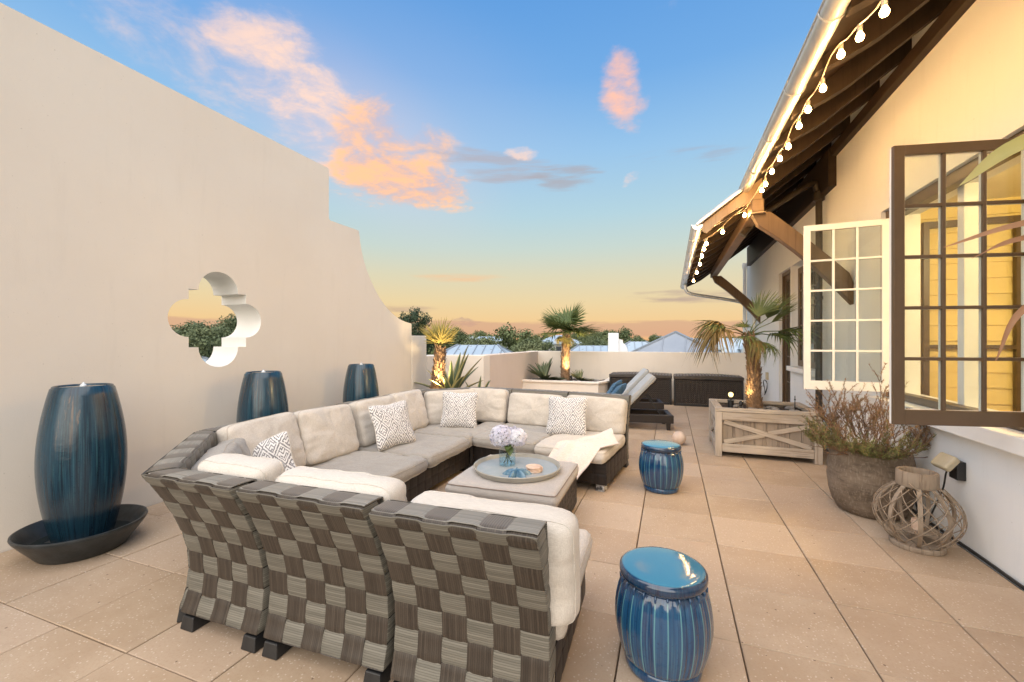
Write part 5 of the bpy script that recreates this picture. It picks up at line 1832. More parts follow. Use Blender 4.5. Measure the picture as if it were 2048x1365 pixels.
# ================================================================ storage boxes
def deck_box(x0, x1, y0, y1, label, lid_gap):
    t_ = thing('storage_box', label, 'storage box', ((x0 + x1) / 2, (y0 + y1) / 2, 0), 0, 'dark wicker storage boxes')
    w, d = (x1 - x0) / 2, (y1 - y0) / 2
    q = MB(); q.box(-w + .02, w - .02, -d + .02, d - .02, .03, .665); q.build('box_body', M['resin'], t_, bevel=.02, segs=3)
    for (a, b_, c, e) in ((-w, -w + .05, -d, -d + .05), (w - .05, w, -d, -d + .05), (-w, -w + .05, d - .05, d), (w - .05, w, d - .05, d)):
        q = MB(); q.box(a, b_, c, e, .0, .67); q.build('corner_post', M['black'], t_, bevel=.012)
    q = MB(); q.box(-w + .051, w - .051, -d + .005, -d + .03, .0, .06); q.build('base_rail', M['black'], t_, bevel=.005)
    # weave boards on the front: rows of raised reed bumps
    q = MB()
    nx = int((2 * w - .12) / .05); nzv = 20
    for i in range(nx):
        for j in range(nzv):
            x = -w + .06 + (i + .5) * (2 * w - .12) / nx; z = .085 + (j + .5) * .56 / nzv
            s = 1 if (i + j) % 2 else -1
            q.add([(x - .022, -d + .014, z - .010 * s), (x + .022, -d + .014, z + .010 * s), (x + .022, -d + .014, z + .010 * s + .010), (x - .022, -d + .014, z - .010 * s + .010), (x, -d + .004, z + .005)], [(0, 1, 4), (1, 2, 4), (2, 3, 4), (3, 0, 4)])
    q.build('reed_weave', M['resin'], t_)['kind'] = 'stuff'
    q = MB()
    n = 12
    V = []
    for (yy) in (-d - .015, d + .015):
        for k in range(n + 1):
            u = k / n
            V.append((-w - .01 + (2 * w + .02) * u, yy, .76 + .025 * math.sin(PI * u)))
    for (yy) in (-d - .015, d + .015):
        for k in range(n + 1):
            V.append((-w - .01 + (2 * w + .02) * k / n, yy, .672))
    m = n + 1
    F = []
    for k in range(n):
        F += [(k, k + 1, m + k + 1, m + k), (2 * m + k, 3 * m + k, 3 * m + k + 1, 2 * m + k + 1), (k, 2 * m + k, 2 * m + k + 1, k + 1), (m + k, m + k + 1, 3 * m + k + 1, 3 * m + k)]
    F += [(0, m, 3 * m, 2 * m), (n, 2 * m + n, 3 * m + n, m + n)]
    q.add(V, F); lid = q.build('lid', M['lid'], t_, bevel=.018, segs=3)
    r = MB()
    for k in range(int(2 * w / .075)):
        x = -w + .06 + k * .075
        zz = .762 + .025 * math.sin(PI * (x + w) / (2 * w))
        r.tube([(x, -d + .03, zz), (x, d - .03, zz)], .009, 6)
    r.build('lid_ribs', M['lid'], lid, smooth=180)['kind'] = 'stuff'
    q = MB(); q.obox((0, -d - .018, .695), (.18, .022, .03)); q.build('latch', M['black'], lid, bevel=.006)
deck_box(.085, 1.67, 11.70, 12.45, 'dark brown wicker storage box at the right, behind the palm planter', 0)
deck_box(-1.55, .03, 11.76, 12.50, 'dark brown wicker storage box at the left, behind the sun loungers', 0)

# ================================================================ sun loungers
def lounger(loc, rot, label, back):
    t_ = thing('sun_lounger', label, 'sun lounger', loc, rot, 'dark wicker sun loungers beyond the sofa')
    L, W = 1.95, .72
    # local X towards the head end; head end at x = 0, foot at -L
    for y0 in (0, W - .09):
        q = MB(); q.box(-L, 0, y0, y0 + .09, .13, .28); q.build('side_rail', M['wicker'], t_, bevel=.015)
    for x0 in (-L, -.09):
        q = MB(); q.box(x0 + .001, x0 + .089, .091, W - .091, .14, .275); q.build('end_rail', M['wicker'], t_, bevel=.012)
    for x in (-L + .05, -.09):
        for y in (.045, W - .045):
            q = MB(); q.obox((0, 0, .066), (.075, .08, .13), None, 0, .8); q.build('foot', M['wicker'], t_, bevel=.008, loc=(x, y, 0))
    for k in range(7):
        q = MB(); q.box(-L + .12 + k * .16, -L + .18 + k * .16, .092, W - .092, .235, .262); q.build('seat_slat', M['black'], t_)
    # raised back: frame hinged at x=-.80
    hx = -.86; a = R(back); bl = .80
    def bp(s, h): return (hx + s * math.cos(a) - h * math.sin(a), .29 + s * math.sin(a) + h * math.cos(a))
    q = MB()
    for y in (.06, W - .06):
        p0, p1 = bp(0, 0), bp(bl, 0)
        q.beam((p0[0], y, p0[1]), (p1[0], y, p1[1]), .045, .05, (0, 1, 0))
    p0, p1 = bp(.04, -.002), bp(bl - .03, -.002)
    q.beam((p0[0], W / 2, p0[1]), (p1[0], W / 2, p1[1]), .014, W - .172, (0, 1, 0))
    q.build('back_frame', M['wicker'], t_, bevel=.006)
    q = MB()
    s0 = bp(.52, -.03)
    for y in (.11, W - .11):
        q.beam((s0[0], y, s0[1]), (-.20, y, .26), .02, .025, (0, 1, 0))
    q.tube([(-.20, .10, .262), (-.20, W - .10, .262)], .012, 8)
    q.build('back_strut', M['black'], t_)
    # pad
    q = MB()
    for (p, s, n_) in (((-L + .02, hx - .01), None, 'seat'),):
        pass
    pad_seat, sm = cushion_mesh('mattress', rect(L - .88, W - .03), .10, M['lounge'], puff=.012, wr=.005, seed=61, soft=26)
    o = inst('mattress', pad_seat, t_, ((-L + hx) / 2 + .01, W / 2, .335))
    for sline in sm:
        q = MB(); q.tube(sline, .004, 6, closed=True); q.build('piping', M['piping_l'], o, smooth=180)
    pad_back, sm = cushion_mesh('back_pad', rect(.86, W - .03), .10, M['lounge'], puff=.012, wr=.006, seed=62, soft=26)
    c = bp(.44, .085)
    o = inst('back_pad', pad_back, t_, (c[0], W / 2, c[1]), (0, -a, 0))
    for sline in sm:
        q = MB(); q.tube(sline, .004, 6, closed=True); q.build('piping', M['piping_l'], o, smooth=180)
    # bolster folded over the head of the back
    q = MB(); p0 = bp(bl + .05, .04)
    q.tube([(p0[0], W - .16, p0[1]), (p0[0], W - .02, p0[1])], .045, 12); q.build('head_knob', M['black'], t_, smooth=50, bevel=.01)
    return t_
lounger((.06, 8.38, 0), R(9), 'nearer dark wicker sun lounger with grey pad, its raised back behind the sofa', 47)
lounger((-.13, 10.05, 0), R(9), 'farther dark wicker sun lounger, mostly hidden behind the nearer one', 47)
pillow('blue patterned pillow leaning on the nearer sun lounger', .46, .46, .16, 'blueprint', (-.98, 8.52, .63), (.10, .98, .0), (.62, -.10, .80), 5, 'blueprint', 'blue throw pillows on the loungers')
pillow('plain blue pillow tucked behind the patterned blue one on the lounger', .46, .46, .16, 'blueprint', (-1.10, 8.95, .64), (.12, .98, .05), (.55, -.1, .84), 6, 'blueprint', 'blue throw pillows on the loungers')
q = MB(); q.lathe([(.001, -.105)] + [(.105 * math.sin(PI * k / 16), -.105 * math.cos(PI * k / 16)) for k in range(1, 16)] + [(.001, .105)], 28, fn=lambda r, z, th: r * (1 + .01 * nz(th, z * 9)))
ob = q.build('stone_ball', M['ball'], None, smooth=180, loc=(.13, 7.32, .105))
tag(ob, 'pale round stone ball on the pavers between the loungers and the blue stool', 'ball')

# ================================================================ weathered planter box with leaning palm
px0, px1, py0, py1, pt = .60, 1.90, 6.76, 7.84, .69
pb = thing('wooden_planter', 'weathered grey wooden planter box with crossed braces, holding the leaning palm', 'planter', ((px0 + px1) / 2, (py0 + py1) / 2, 0))
w, d = (px1 - px0) / 2, (py1 - py0) / 2
def pbox(name, *a, bev=.006, par=None):
    q = MB(); q.box(*a); return q.build(name, M['grey_wood_d' if name == 'board' else 'grey_wood'], par or pb, bevel=bev)
for sx in (-1, 1):
    for sy in (-1, 1):
        x, y = sx * (w - .045), sy * (d - .045)
        pbox('corner_post', x - .045, x + .045, y - .045, y + .045, 0, pt - .05)
pw_ = .09
for (a0, a1, b0, b1) in ((-w, w, -d, -d + .11), (-w, w, d - .11, d)):
    pbox('cap_board', a0, a1, b0, b1, pt - .047, pt)
for (a0, a1) in ((-w, -w + .11), (w - .11, w)):
    pbox('cap_board', a0, a1, -d + .113, d - .113, pt - .047, pt)
for (y0, y1) in ((-d + .006, -d + .046), (d - .046, d - .006)):
    pbox('rail', -w + .092, w - .092, y0, y1, .07, .185); pbox('rail', -w + .092, w - .092, y0, y1, pt - .17, pt - .05)
for (x0_, x1_) in ((-w + .006, -w + .046), (w - .046, w - .006)):
    pbox('rail', x0_, x1_, -d + .092, d - .092, .07, .185); pbox('rail', x0_, x1_, -d + .092, d - .092, pt - .17, pt - .05)
nbd = 8
bw = (2 * w - .184) / nbd
for k in range(nbd):
    for (y0, y1) in ((-d + .048, -d + .066), (d - .066, d - .048)):
        pbox('board', -w + .092 + k * bw + .002, -w + .092 + (k + 1) * bw - .002, y0 + rnd.uniform(-.001, .003), y1, .09, pt - .055, bev=.003)
nbd2 = 6
bw2 = (2 * d - .184) / nbd2
for k in range(nbd2):
    for (x0_, x1_) in ((-w + .048, -w + .066), (w - .066, w - .048)):
        pbox('board', x0_, x1_, -d + .092 + k * bw2 + .002, -d + .092 + (k + 1) * bw2 - .002, .09, pt - .055, bev=.003)
def xbrace(p0, p1, off, ax):
    q = MB(); q.beam(p0, p1, .062, .022, ax); q.build('cross_brace', M['grey_wood'], pb, bevel=.004)
zl, zh = .195, pt - .18
xbrace((-w + .12, -d + .034, zh - .01), (w - .12, -d + .034, zl + .01), 0, (0, 1, 0))
q = MB()
xbrace((-w + .12, -d + .0345, zl + .01), (-.03, -d + .0345, (zl + zh) / 2 - .012), 0, (0, 1, 0)); xbrace((.03, -d + .0345, (zl + zh) / 2 + .012), (w - .12, -d + .0345, zh - .01), 0, (0, 1, 0))
xbrace((-w + .034, -d + .12, zh - .01), (-w + .034, d - .12, zl + .01), 0, (1, 0, 0))
xbrace((-w + .0345, -d + .12, zl + .01), (-w + .0345, -.03, (zl + zh) / 2 - .012), 0, (1, 0, 0)); xbrace((-w + .0345, .03, (zl + zh) / 2 + .012), (-w + .0345, d - .12, zh - .01), 0, (1, 0, 0))
q = MB(); q.grid(lambda a, b: (-w + .07 + (2 * w - .14) * a, -d + .07 + (2 * d - .14) * b, pt - .075 + .02 * nz(a * 6, b * 6)), 14, 12); q.build('soil', M['soil'], pb, smooth=180, fix=False)
pebbles(pb, [(rnd.uniform(-.35, .45), rnd.uniform(-.42, .25), pt - .045, rnd.uniform(.03, .065)) for _ in range(26)])

pm = thing('fan_palm', 'leaning fan palm with shaggy trunk and drooping fronds in the wooden planter', 'palm', (1.20, 7.28, pt - .08))
top = palm_trunk(pm, [(0, 0, -.03), (-.03, 0, .30), (-.03, .0, .70), (-.10, -.01, 1.12)], .100, .070, 190, 8, .95)
g1 = frond_mesh('frond', M['palm'], .48, 24, 62, .34, .10, .3, .017, 11)
g2 = frond_mesh('frond', M['palm'], .46, 24, 75, .36, .50, .3, .018, 12)
g3 = frond_mesh('frond', M['palm_dry'], .44, 30, 88, .50, 1.1, .1, .023, 13)
T = top + Vector((0, 0, .0))
for (me_, a, p, r_, s) in ((g2, 200, 22, 0, 1.1), (g3, 203, 26, 0, .95), (g3, 212, 10, 30, .9), (g3, 190, 12, -25, .9), (g1, 18, 46, 0, 1.15), (g1, 30, 62, 10, 1.0), (g1, 2, 36, -15, 1.05), (g2, 14, 12, 0, 1.30), (g2, 24, 4, 15, 1.15), (g2, 300, -18, 0, .75), (g3, 280, -10, 0, .6), (g2, 335, -25, 0, .7), (g2, 255, 0, 0, .65), (g2, 100, 40, 0, .6)):
    place_frond(me_, pm, T, a, p, r_, s)
spot_fixture('lit globe spotlight on a black stake at the left of the leaning palm trunk', (.98, 7.12, pt - .07), (1.17, 7.28, 1.1), 16, .8, 70)
# the lit glass globe of the path light on the planter
pl_ = thing('path_light', 'black path light with a glowing globe on the back edge of the wooden planter', 'light', (.88, 7.42, pt - .08))
q = MB(); q.lathe([(.001, 0), (.045, 0), (.042, .10), (.05, .105), (.05, .12), (.001, .12)], 16); q.build('lamp_base', M['black'], pl_, smooth=40)
q = MB(); q.tube([(0, 0, .12), (0, 0, .17)], .012, 8); q.build('lamp_neck', M['black'], pl_, smooth=40)
q = MB(); q.lathe([(.001, .17), (.02, .172), (.032, .19), (.036, .21), (.03, .232), (.001, .245)], 16); q.build('lamp_globe', M['pathglobe'], pl_, smooth=180)
dr = thing('drip_stake', 'thin black irrigation stake and tube at the right of the wooden planter', 'irrigation stake', (1.66, 7.10, pt - .08))
q = MB(); q.tube([(0, 0, 0), (0, 0, .26)], .006, 6); q.tube([(0, 0, .20), (0, 0, .215)], .012, 8); q.build('stake', M['black'], dr, smooth=50)
q = MB(); q.tube(spline([(.0, 0, .03), (.08, -.05, .09), (.2, -.08, .11), (.34, -.08, .05)], 6), .004, 6); q.build('drip_tube', M['black'], dr, smooth=180)

# ================================================================ clay pot with dry rosemary
cpx, cpy = 1.815, 5.10
pot = thing('clay_pot', 'large rounded brown clay pot against the house wall, holding the dry shrub', 'pot', (cpx, cpy, 0))
q = MB(); q.lathe([(.001, 0), (.235, 0), (.262, .02), (.300, .09), (.328, .20), (.340, .32), (.336, .44), (.322, .54), (.312, .585), (.308, .598), (.298, .600), (.290, .594), (.288, .57), (.285, .53), (.001, .53)], 64, fn=lambda r, z, th: r * (1 + .008 * nz(math.cos(th) * 2, math.sin(th) * 2, z * 4)))
q.build('pot_body', M['clay'], pot, smooth=45)
q = MB(); q.lathe([(.285, .545), (.15, .565), (.001, .575)], 24); q.build('soil', M['soil'], pot, smooth=180)
sh = thing('dry_rosemary', 'sparse half brown rosemary shrub growing in the clay pot', 'shrub', (cpx, cpy, .555))
br, nd1, nd2 = MB(), MB(), MB()
r = random.Random(5)
def sprig(p, d, L, lev, rad_, green):
    pts = [p]
    n = 6
    for i in range(n):
        d = (d + Vector((r.uniform(-.25, .25), r.uniform(-.25, .25), r.uniform(-.10, .22)))).normalized()
        p = p + d * (L / n)
        pts.append(p)
    br.tube(pts, [rad_ * (1 - .75 * i / n) for i in range(n + 1)], 4, cap=False)
    if lev == 0 or (lev == 1 and L < .3):
        m = int(L / .0046)
        for k in range(m):
            u = r.uniform(.15, 1.0)
            i = min(n - 1, int(u * n)); c = pts[i].lerp(pts[i + 1], u * n - i)
            ax = (pts[i + 1] - pts[i]).normalized()
            o = ax.orthogonal().normalized(); o = Matrix.Rotation(r.uniform(0, 2 * PI), 3, ax) @ o
            e = c + (o * .8 + ax * .7).normalized() * r.uniform(.016, .036)
            s = ax.cross(o) * .0032
            tgt = nd2 if r.random() < green else nd1
            tgt.add([c - s, c + s, e], [(0, 1, 2)])
    if lev > 0:
        for k in range(r.randint(3, 5)):
            i = r.randint(1, n - 1)
            dd = (d + Vector((r.uniform(-.9, .9), r.uniform(-.9, .9), r.uniform(-.1, .7)))).normalized()
            sprig(pts[i], dd, L * r.uniform(.42, .75), lev - 1, rad_ * .6, green)
for k in range(36):
    a = r.uniform(0, 2 * PI); rr = .24 * math.sqrt(r.random())
    p = Vector((rr * math.cos(a), rr * math.sin(a), 0))
    out_ = rr / .24
    d = Vector((math.cos(a) * out_ * .9, math.sin(a) * out_ * .9, 1.0 - .45 * out_))
    left = math.cos(a) < -.2
    L = r.uniform(.30, .62) * (1 - .2 * out_)
    if k % 4 == 0: 
        d = Vector((math.cos(a) * 1.3, math.sin(a) * 1.3, .25)); L = r.uniform(.28, .42)
    g = .75 if d.z < .55 and left else (.4 if d.z < .5 else .08)
    sprig(p, d.normalized(), L, 2 if L > .35 else 1, .006, g)
for k in range(46):
    a = r.uniform(PI * .75, PI * 1.6); p = Vector((.26 * math.cos(a), .26 * math.sin(a), .03))
    sprig(p, Vector((math.cos(a), math.sin(a), .25)).normalized(), r.uniform(.18, .36), 1, .004, .9)
br.build('stems', M['twig'], sh, smooth=180)['kind'] = 'stuff'
nd1.build('dry_needles', M['herb_brown'], sh, fix=False)['kind'] = 'stuff'
nd2.build('green_needles', M['herb_green'], sh, fix=False)['kind'] = 'stuff'

# ================================================================ rattan lantern
lx, ly = 1.86, 4.36
ln = thing('rattan_lantern', 'round wooden rib and rattan wire lantern standing before the clay pot', 'lantern', (lx, ly, 0), .2)
def lrad(z):
    u = (z - .03) / .47
    return .125 + .150 * math.sin(PI * clampf(u, 0, 1)) ** .75
q = MB(); q.lathe([(.001, 0), (.165, 0), (.172, .01), (.172, .034), (.165, .04), (.001, .04)], 40); q.build('base_disc', M['lantern_wood'], ln, smooth=40)
q = MB(); q.lathe([(.108, .49), (.128, .488), (.132, .50), (.131, .60), (.126, .606), (.108, .606), (.104, .60), (.104, .50), (.108, .49)], 48); q.build('collar', M['lantern_wood'], ln, smooth=40)
nr = 9
for k in range(nr):
    a = 2 * PI * k / nr
    q = MB(); pts = []
    V = []; F = []
    m = 14
    for i in range(m + 1):
        z = .036 + .456 * i / m
        rr = lrad(z) - .012
        for (dr_, dt) in ((-.007, -.014), (-.007, .014), (.006, .014), (.006, -.014)):
            V.append(((rr + dr_) * math.cos(a) - dt * math.sin(a), (rr + dr_) * math.sin(a) + dt * math.cos(a), z))
    for i in range(m):
        for j in range(4):
            F.append((i * 4 + j, i * 4 + (j + 1) % 4, (i + 1) * 4 + (j + 1) % 4, (i + 1) * 4 + j))
    q.add(V, F, 0, [((i % 4) * .02, (i // 4) * .04) for i in range(len(V))]); q.build('rib', M['lantern_wood'], ln, smooth=40)
for k in range(14):
    for sgn in (1, -1):
        pts = []
        for i in range(19):
            u = i / 18
            z = .045 + .43 * u
            a = 2 * PI * k / 14 + sgn * (u * 1.5) + .1
            rr = lrad(z) + .002 + .003 * sgn
            pts.append((rr * math.cos(a), rr * math.sin(a), z + .008 * math.sin(u * 9 + k)))
        q = MB(); q.tube(pts, .0034, 5); q.build('rattan_wire', M['rattan'], ln, smooth=180)
q = MB()
hp = []
for k in range(17):
    u = k / 16; a = PI * u - 2.5
    hp.append((.150 * math.cos(a), .150 * math.sin(a), .53 - .13 * math.sin(PI * u)))
q.tube(hp, .006, 6); q.build('handle', M['rattan'], ln, smooth=180)
q = MB(); q.lathe([(.001, .041), (.03, .041), (.03, .12), (.105, .125), (.105, .135), (.001, .135)], 28); q.build('candle_plate', M['lantern_wood'], ln, smooth=40)
q = MB(); q.lathe([(.001, .136), (.035, .136), (.035, .215), (.030, .22), (.001, .217)], 20); q.build('candle', M['coral'], ln, smooth=40)

# ================================================================ outlet cover on the wall
ox, oy, oz = WR, 4.53, .60
ob = thing('outlet_box', 'black wall outlet with its yellowed weather cover flipped open above the lantern', 'outlet', (ox, oy, oz))
q = MB(); q.box(-.06, -.001, -.055, .055, -.075, .075); q.build('box_body', M['black'], ob, bevel=.006)
q = MB(); q.obox((0, 0, 0), (.13, .14, .062)); q.build('cover', M['bell'], ob, bevel=.018, loc=(-.118, -.02, .062), rot=(R(10), R(-48), R(12)), segs=3)
q = MB(); q.tube([(-.058, -.03, .03), (-.085, -.03, .03)], .022, 10); q.build('plug', M['black'], ob, smooth=50, bevel=.003)
q = MB(); q.tube(spline([(-.085, -.03, .03), (-.11, -.02, -.02), (-.10, .05, -.18), (-.07, .25, -.42), (-.05, .40, -.56), (-.045, .7, -.585), (-.05, 1.2, -.59)], 8), .0065, 6); q.build('cord', M['hose'], ob, smooth=180)
cb = MB(); cb.tube(spline([(WR - .05, 5.05, .012), (WR - .06, 5.2, .30), (WR - .10, 5.28, .52), (WR - .16, 5.26, .60)], 8), .008, 8)
o = cb.build('hose', M['hose'], None, smooth=180)
tag(o, 'thin black hose rising behind the clay pot', 'hose')
# second outlet and grey box by the far corner of the house wall
ub = thing('utility_outlet', 'small grey outlet with a looped cable on the far house wall behind the palm', 'outlet', (WR, 11.9, .80))
q = MB(); q.box(-.05, -.001, -.06, .06, -.09, .09); q.build('box_body', M['bell'], ub, bevel=.006)
q = MB(); q.tube([(-.06 - .02 * math.sin(k), .16 * math.cos(k / 12 * 2 * PI) + .02, -.28 + .18 * math.sin(k / 12 * 2 * PI)) for k in range(22)], .008, 6); q.build('cable', M['hose'], ub, smooth=180)
q = MB()
q.grid(lambda a, b: (.10 * (b - .5) , .055 * math.sin(PI * b) * (a - .5) * 2, .012 + .035 * math.sin(PI * b) * (.4 + abs(a - .5))), 4, 8)
o = q.build('fallen_leaf', M['flower_leaf'], None, smooth=180, fix=False, loc=(WR - .055, 3.45, .004), rot=(R(38), 0, R(80)))
tag(o, 'single green leaf lying at the foot of the white wall', 'leaf')

# ================================================================ broad leaves of a plant beside the camera
bp = thing('potted_bird_plant', 'potted plant at the right edge with long yellow and brown leaves', 'plant', (1.62, 1.52, 0))
q = MB(); q.lathe([(.001, 0), (.16, 0), (.22, .40), (.23, .44), (.215, .44), (.205, .40), (.001, .39)], 32); q.build('pot', M['clay'], bp, smooth=40)
stems = [((0, 0, .38), (-.02, -.02, 1.2), (-.08, -.05, 1.75)), ((.04, .03, .38), (.06, .03, 1.1), (.02, -.02, 1.62)), ((-.03, .04, .38), (0, .08, 1.0), (-.06, .02, 1.50))]
for s_ in stems:
    q = MB(); q.tube(spline(s_, 6), [.016 - .00035 * k for k in range(13)], 8); q.build('stem', M['stem'], bp, smooth=180)
def strap_leaf(p, ctrl, wd, mt):
    pts = spline([p] + ctrl, 8)
    m = len(pts)
    q = MB()
    V = []; UV = []
    for i, c in enumerate(pts):
        u = i / (m - 1)
        d = (pts[min(m - 1, i + 1)] - pts[max(0, i - 1)]).normalized()
        s = d.cross(Vector((.25, -.6, .75))).normalized(); up = s.cross(d)
        w = wd * math.sin(PI * min(1, .10 + u * .9)) ** .8 + .0008
        for (a, h) in ((-1, .18), (-.5, .04), (0, -.06), (.5, .04), (1, .18)):
            V.append(c + s * a * w + up * h * w); UV.append(((a + 1) / 2, u))
    F = [(i * 5 + j, i * 5 + j + 1, i * 5 + j + 6, i * 5 + j + 5) for i in range(m - 1) for j in range(4)]
    q.add(V, F, 0, UV)
    q.build('leaf', mt, bp, smooth=180, fix=False)
strap_leaf(Vector((-.08, -.05, 1.75)), [Vector((-.35, -.14, 2.02)), Vector((-.70, -.24, 2.12)), Vector((-.922, -.301, 2.066)), Vector((-1.018, -.284, 1.995))], .030, M['palm_yel'])
strap_leaf(Vector((.02, -.02, 1.62)), [Vector((-.35, -.14, 1.88)), Vector((-.70, -.24, 1.93)), Vector((-.922, -.301, 1.897)), Vector((-1.051, -.296, 1.858))], .013, M['leaf_brown'])
strap_leaf(Vector((-.06, .02, 1.50)), [Vector((-.35, -.12, 1.80)), Vector((-.70, -.22, 1.89)), Vector((-.922, -.301, 1.866)), Vector((-.992, -.274, 1.834))], .011, M['leaf_brown'])
strap_leaf(Vector((.02, -.02, 1.55)), [Vector((-.40, -.14, 1.80)), Vector((-.75, -.24, 1.80)), Vector((-.922, -.301, 1.717)), Vector((-.979, -.323, 1.608))], .008, M['leaf_brown'])
for k in range(7):
    a = -1.0 + k * .33
    strap_leaf(Vector((-.02, 0, 1.55)), [Vector((.20 * math.cos(a), .25 * math.sin(a) - .05, 1.85)), Vector((.36 * math.cos(a), .45 * math.sin(a) - .12, 2.05)), Vector((.50 * math.cos(a), .60 * math.sin(a) - .2, 1.95))], .03, M['palm'] if k % 2 else M['palm_yel'])

# ================================================================ beyond the terrace
GZ = -8.5
q = MB()
q.add([(-4000, -4000, GZ), (4000, -4000, GZ), (4000, 4000, GZ), (-4000, 4000, GZ)], [(0, 1, 2, 3)])
structure(q.build('ground', M['ground']))

def crown_mesh(name, mt, seed, flat=.75, n=2600, leaf=.055, gaps=.5, cluster=42):
    """unit crown (radius about 1): leaf faces gathered in clumps through the crown volume"""
    r = random.Random(seed)
    q = MB()
    cl = []
    while len(cl) < cluster:
        p = Vector((r.uniform(-1, 1), r.uniform(-1, 1), r.uniform(-.75, 1)))
        if .35 < p.length < 1.0 and nz(p.x * 1.8 + seed, p.y * 1.8, p.z * 1.8) > -.18:
            cl.append((Vector((p.x, p.y, p.z * flat)), r.uniform(.16, .32)))
    for k in range(n):
        c, s = cl[k % cluster]
        d = Vector((r.gauss(0, 1), r.gauss(0, 1), r.gauss(0, 1))).normalized()
        p = c + d * s * r.random() ** .4
        nn = (d + Vector((r.uniform(-.8, .8), r.uniform(-.8, .8), r.uniform(-.2, 1.0)))).normalized()
        x = nn.orthogonal().normalized(); x = Matrix.Rotation(r.uniform(0, 6.28), 3, nn) @ x; y = nn.cross(x)
        L = leaf * r.uniform(.6, 1.4)
        q.add([p - x * L, p - y * L * .6, p + x * L, p + y * L * .6], [(0, 1, 2, 3)])
    return q.mesh(name, mt, None, fix=False)
CR = {'oak': [crown_mesh('crown', M['tree1'], s, .72, 10000, .044, cluster=90) for s in (1, 2, 3)],
      'scrub': [crown_mesh('crown', M['tree2'], s, .62, 9000, .042, cluster=80) for s in (4, 5)],
      'pine': [crown_mesh('crown', M['pine'], 8, .80, 8000, .040, cluster=46)]}
CRN = crown_mesh('crown', M['tree2'], 9, .72, 15000, .036, cluster=110)
q = MB()
q.tube(spline([(0, 0, -1.0), (.03, .02, -.55), (-.02, .03, -.1), (.02, 0, .4)], 4), [.085 - .005 * k for k in range(13)], 7)
for k in range(7):
    a = k * .9
    q.tube([(0, .02, -.45 + .09 * k), (.3 * math.cos(a), .3 * math.sin(a), -.2 + .09 * k), (.62 * math.cos(a), .62 * math.sin(a), .02 + .07 * k)], [.035, .022, .008], 5)
trunk_me = q.mesh('trunk', M['bark'], 60)
TREES = [
    ('pine', (-24.85, 37.72), 4.94, 2.06, 'dark pine rising above the curved end of the tall wall'),
    ('oak', (-28.69, 53.36), 3.61, 2.63, 'dark oak behind the yellowed small palm'),
    ('oak', (-16.19, 43.06), 3.05, 3.36, 'broad leafy oak in the middle distance, left of the far corner palm'),
    ('scrub', (-17.55, 38.29), 2.19, 2.21, 'pale scrubby tree right of the nearest blue hip roof'),
    ('scrub', (-10.89, 34.36), 1.94, 1.89, 'scrubby tree just over the parapet, left of the white house'),
    ('oak', (-48.23, 83.44), 3.76, 3.89, 'small far oak between the pine and the small palm'),
    ('oak', (-50.13, 109.4), 4.6, 3.86, 'small dark far tree beyond the white gabled house'),
    ('oak', (-30.88, 105.87), 3.58, 3.86, 'far oak on the skyline above the white house roof'),
    ('oak', (-13.12, 69.79), 3.53, 2.87, 'rounded oak just right of the far corner palm crown'),
    ('oak', (-11.18, 75.85), 3.58, 3.07, 'oak immediately left of the white chimney'),
    ('oak', (-6.52, 63.71), 3.39, 2.72, 'dark oak directly behind the white chimney'),
    ('scrub', (-8.47, 48.05), 2.16, 2.25, 'pale scrub tree below the oaks, left of the white chimney'),
    ('scrub', (-4.51, 60.19), 2.12, 2.37, 'low scrub tree between the white chimney and the grey pyramid roof'),
    ('oak', (-4.76, 158.22), 3.93, 2.98, 'tiny lone tree on the skyline left of the pyramid roof peak'),
    ('oak', (18.59, 156.21), 3.45, 4.91, 'far dark tree on the skyline behind the leaning palm'),
    ('scrub', (19.19, 124.43), 2.55, 4.5, 'far scrub tree behind the leaning palm trunk'),
    ('oak', (-23.56, 16.87), 3.08, 1.82, 'leafy green tree seen through the right of the quatrefoil opening'),
    ('oak', (-31.88, 20.18), 2.95, 2.31, 'lower green tree seen through the left of the quatrefoil opening'),
    ('scrub', (-20.53, 13.72), 2.19, 1.64, 'scrubby green tree low in the middle of the quatrefoil opening'),
    ('oak', (-33.5, 22.5), 2.6, 3.4, 'broad green tree farther back in the quatrefoil view'),
]
cnt = {}
for kind, (x, y), top, rad, lab in TREES:
    i = cnt.get(kind, 0); cnt[kind] = i + 1
    me = CR[kind][i % len(CR[kind])]
    if 'quatrefoil' in lab: me = CRN
    flat = {'oak': .80, 'scrub': .72, 'pine': .9}[kind]
    rv = rad * (1.0 if kind != 'pine' else 1.35)
    cz = top - rv * flat
    t_ = thing({'oak': 'oak_tree', 'scrub': 'scrub_tree', 'pine': 'pine_tree'}[kind], lab, 'tree', (x, y, GZ), rnd.uniform(0, 6), 'trees beyond the terrace')
    inst('crown', me, t_, (0, 0, cz - GZ), (0, 0, i * 1.3), (rad, rad, rv))
    if rad > 0:
        # fuller understory so that the crown carries down towards the ground
        inst('crown', CR[kind][(i + 1) % len(CR[kind])], t_, (0, 0, cz - GZ - rv * 1.0), (0, 0, i * 2.1), (rad * 1.15, rad * 1.15, rv * 1.3))
    h = cz - GZ
    inst('trunk', trunk_me, t_, (0, 0, h * .55), (0, 0, i), (rad * .55, rad * .55, h * .55))
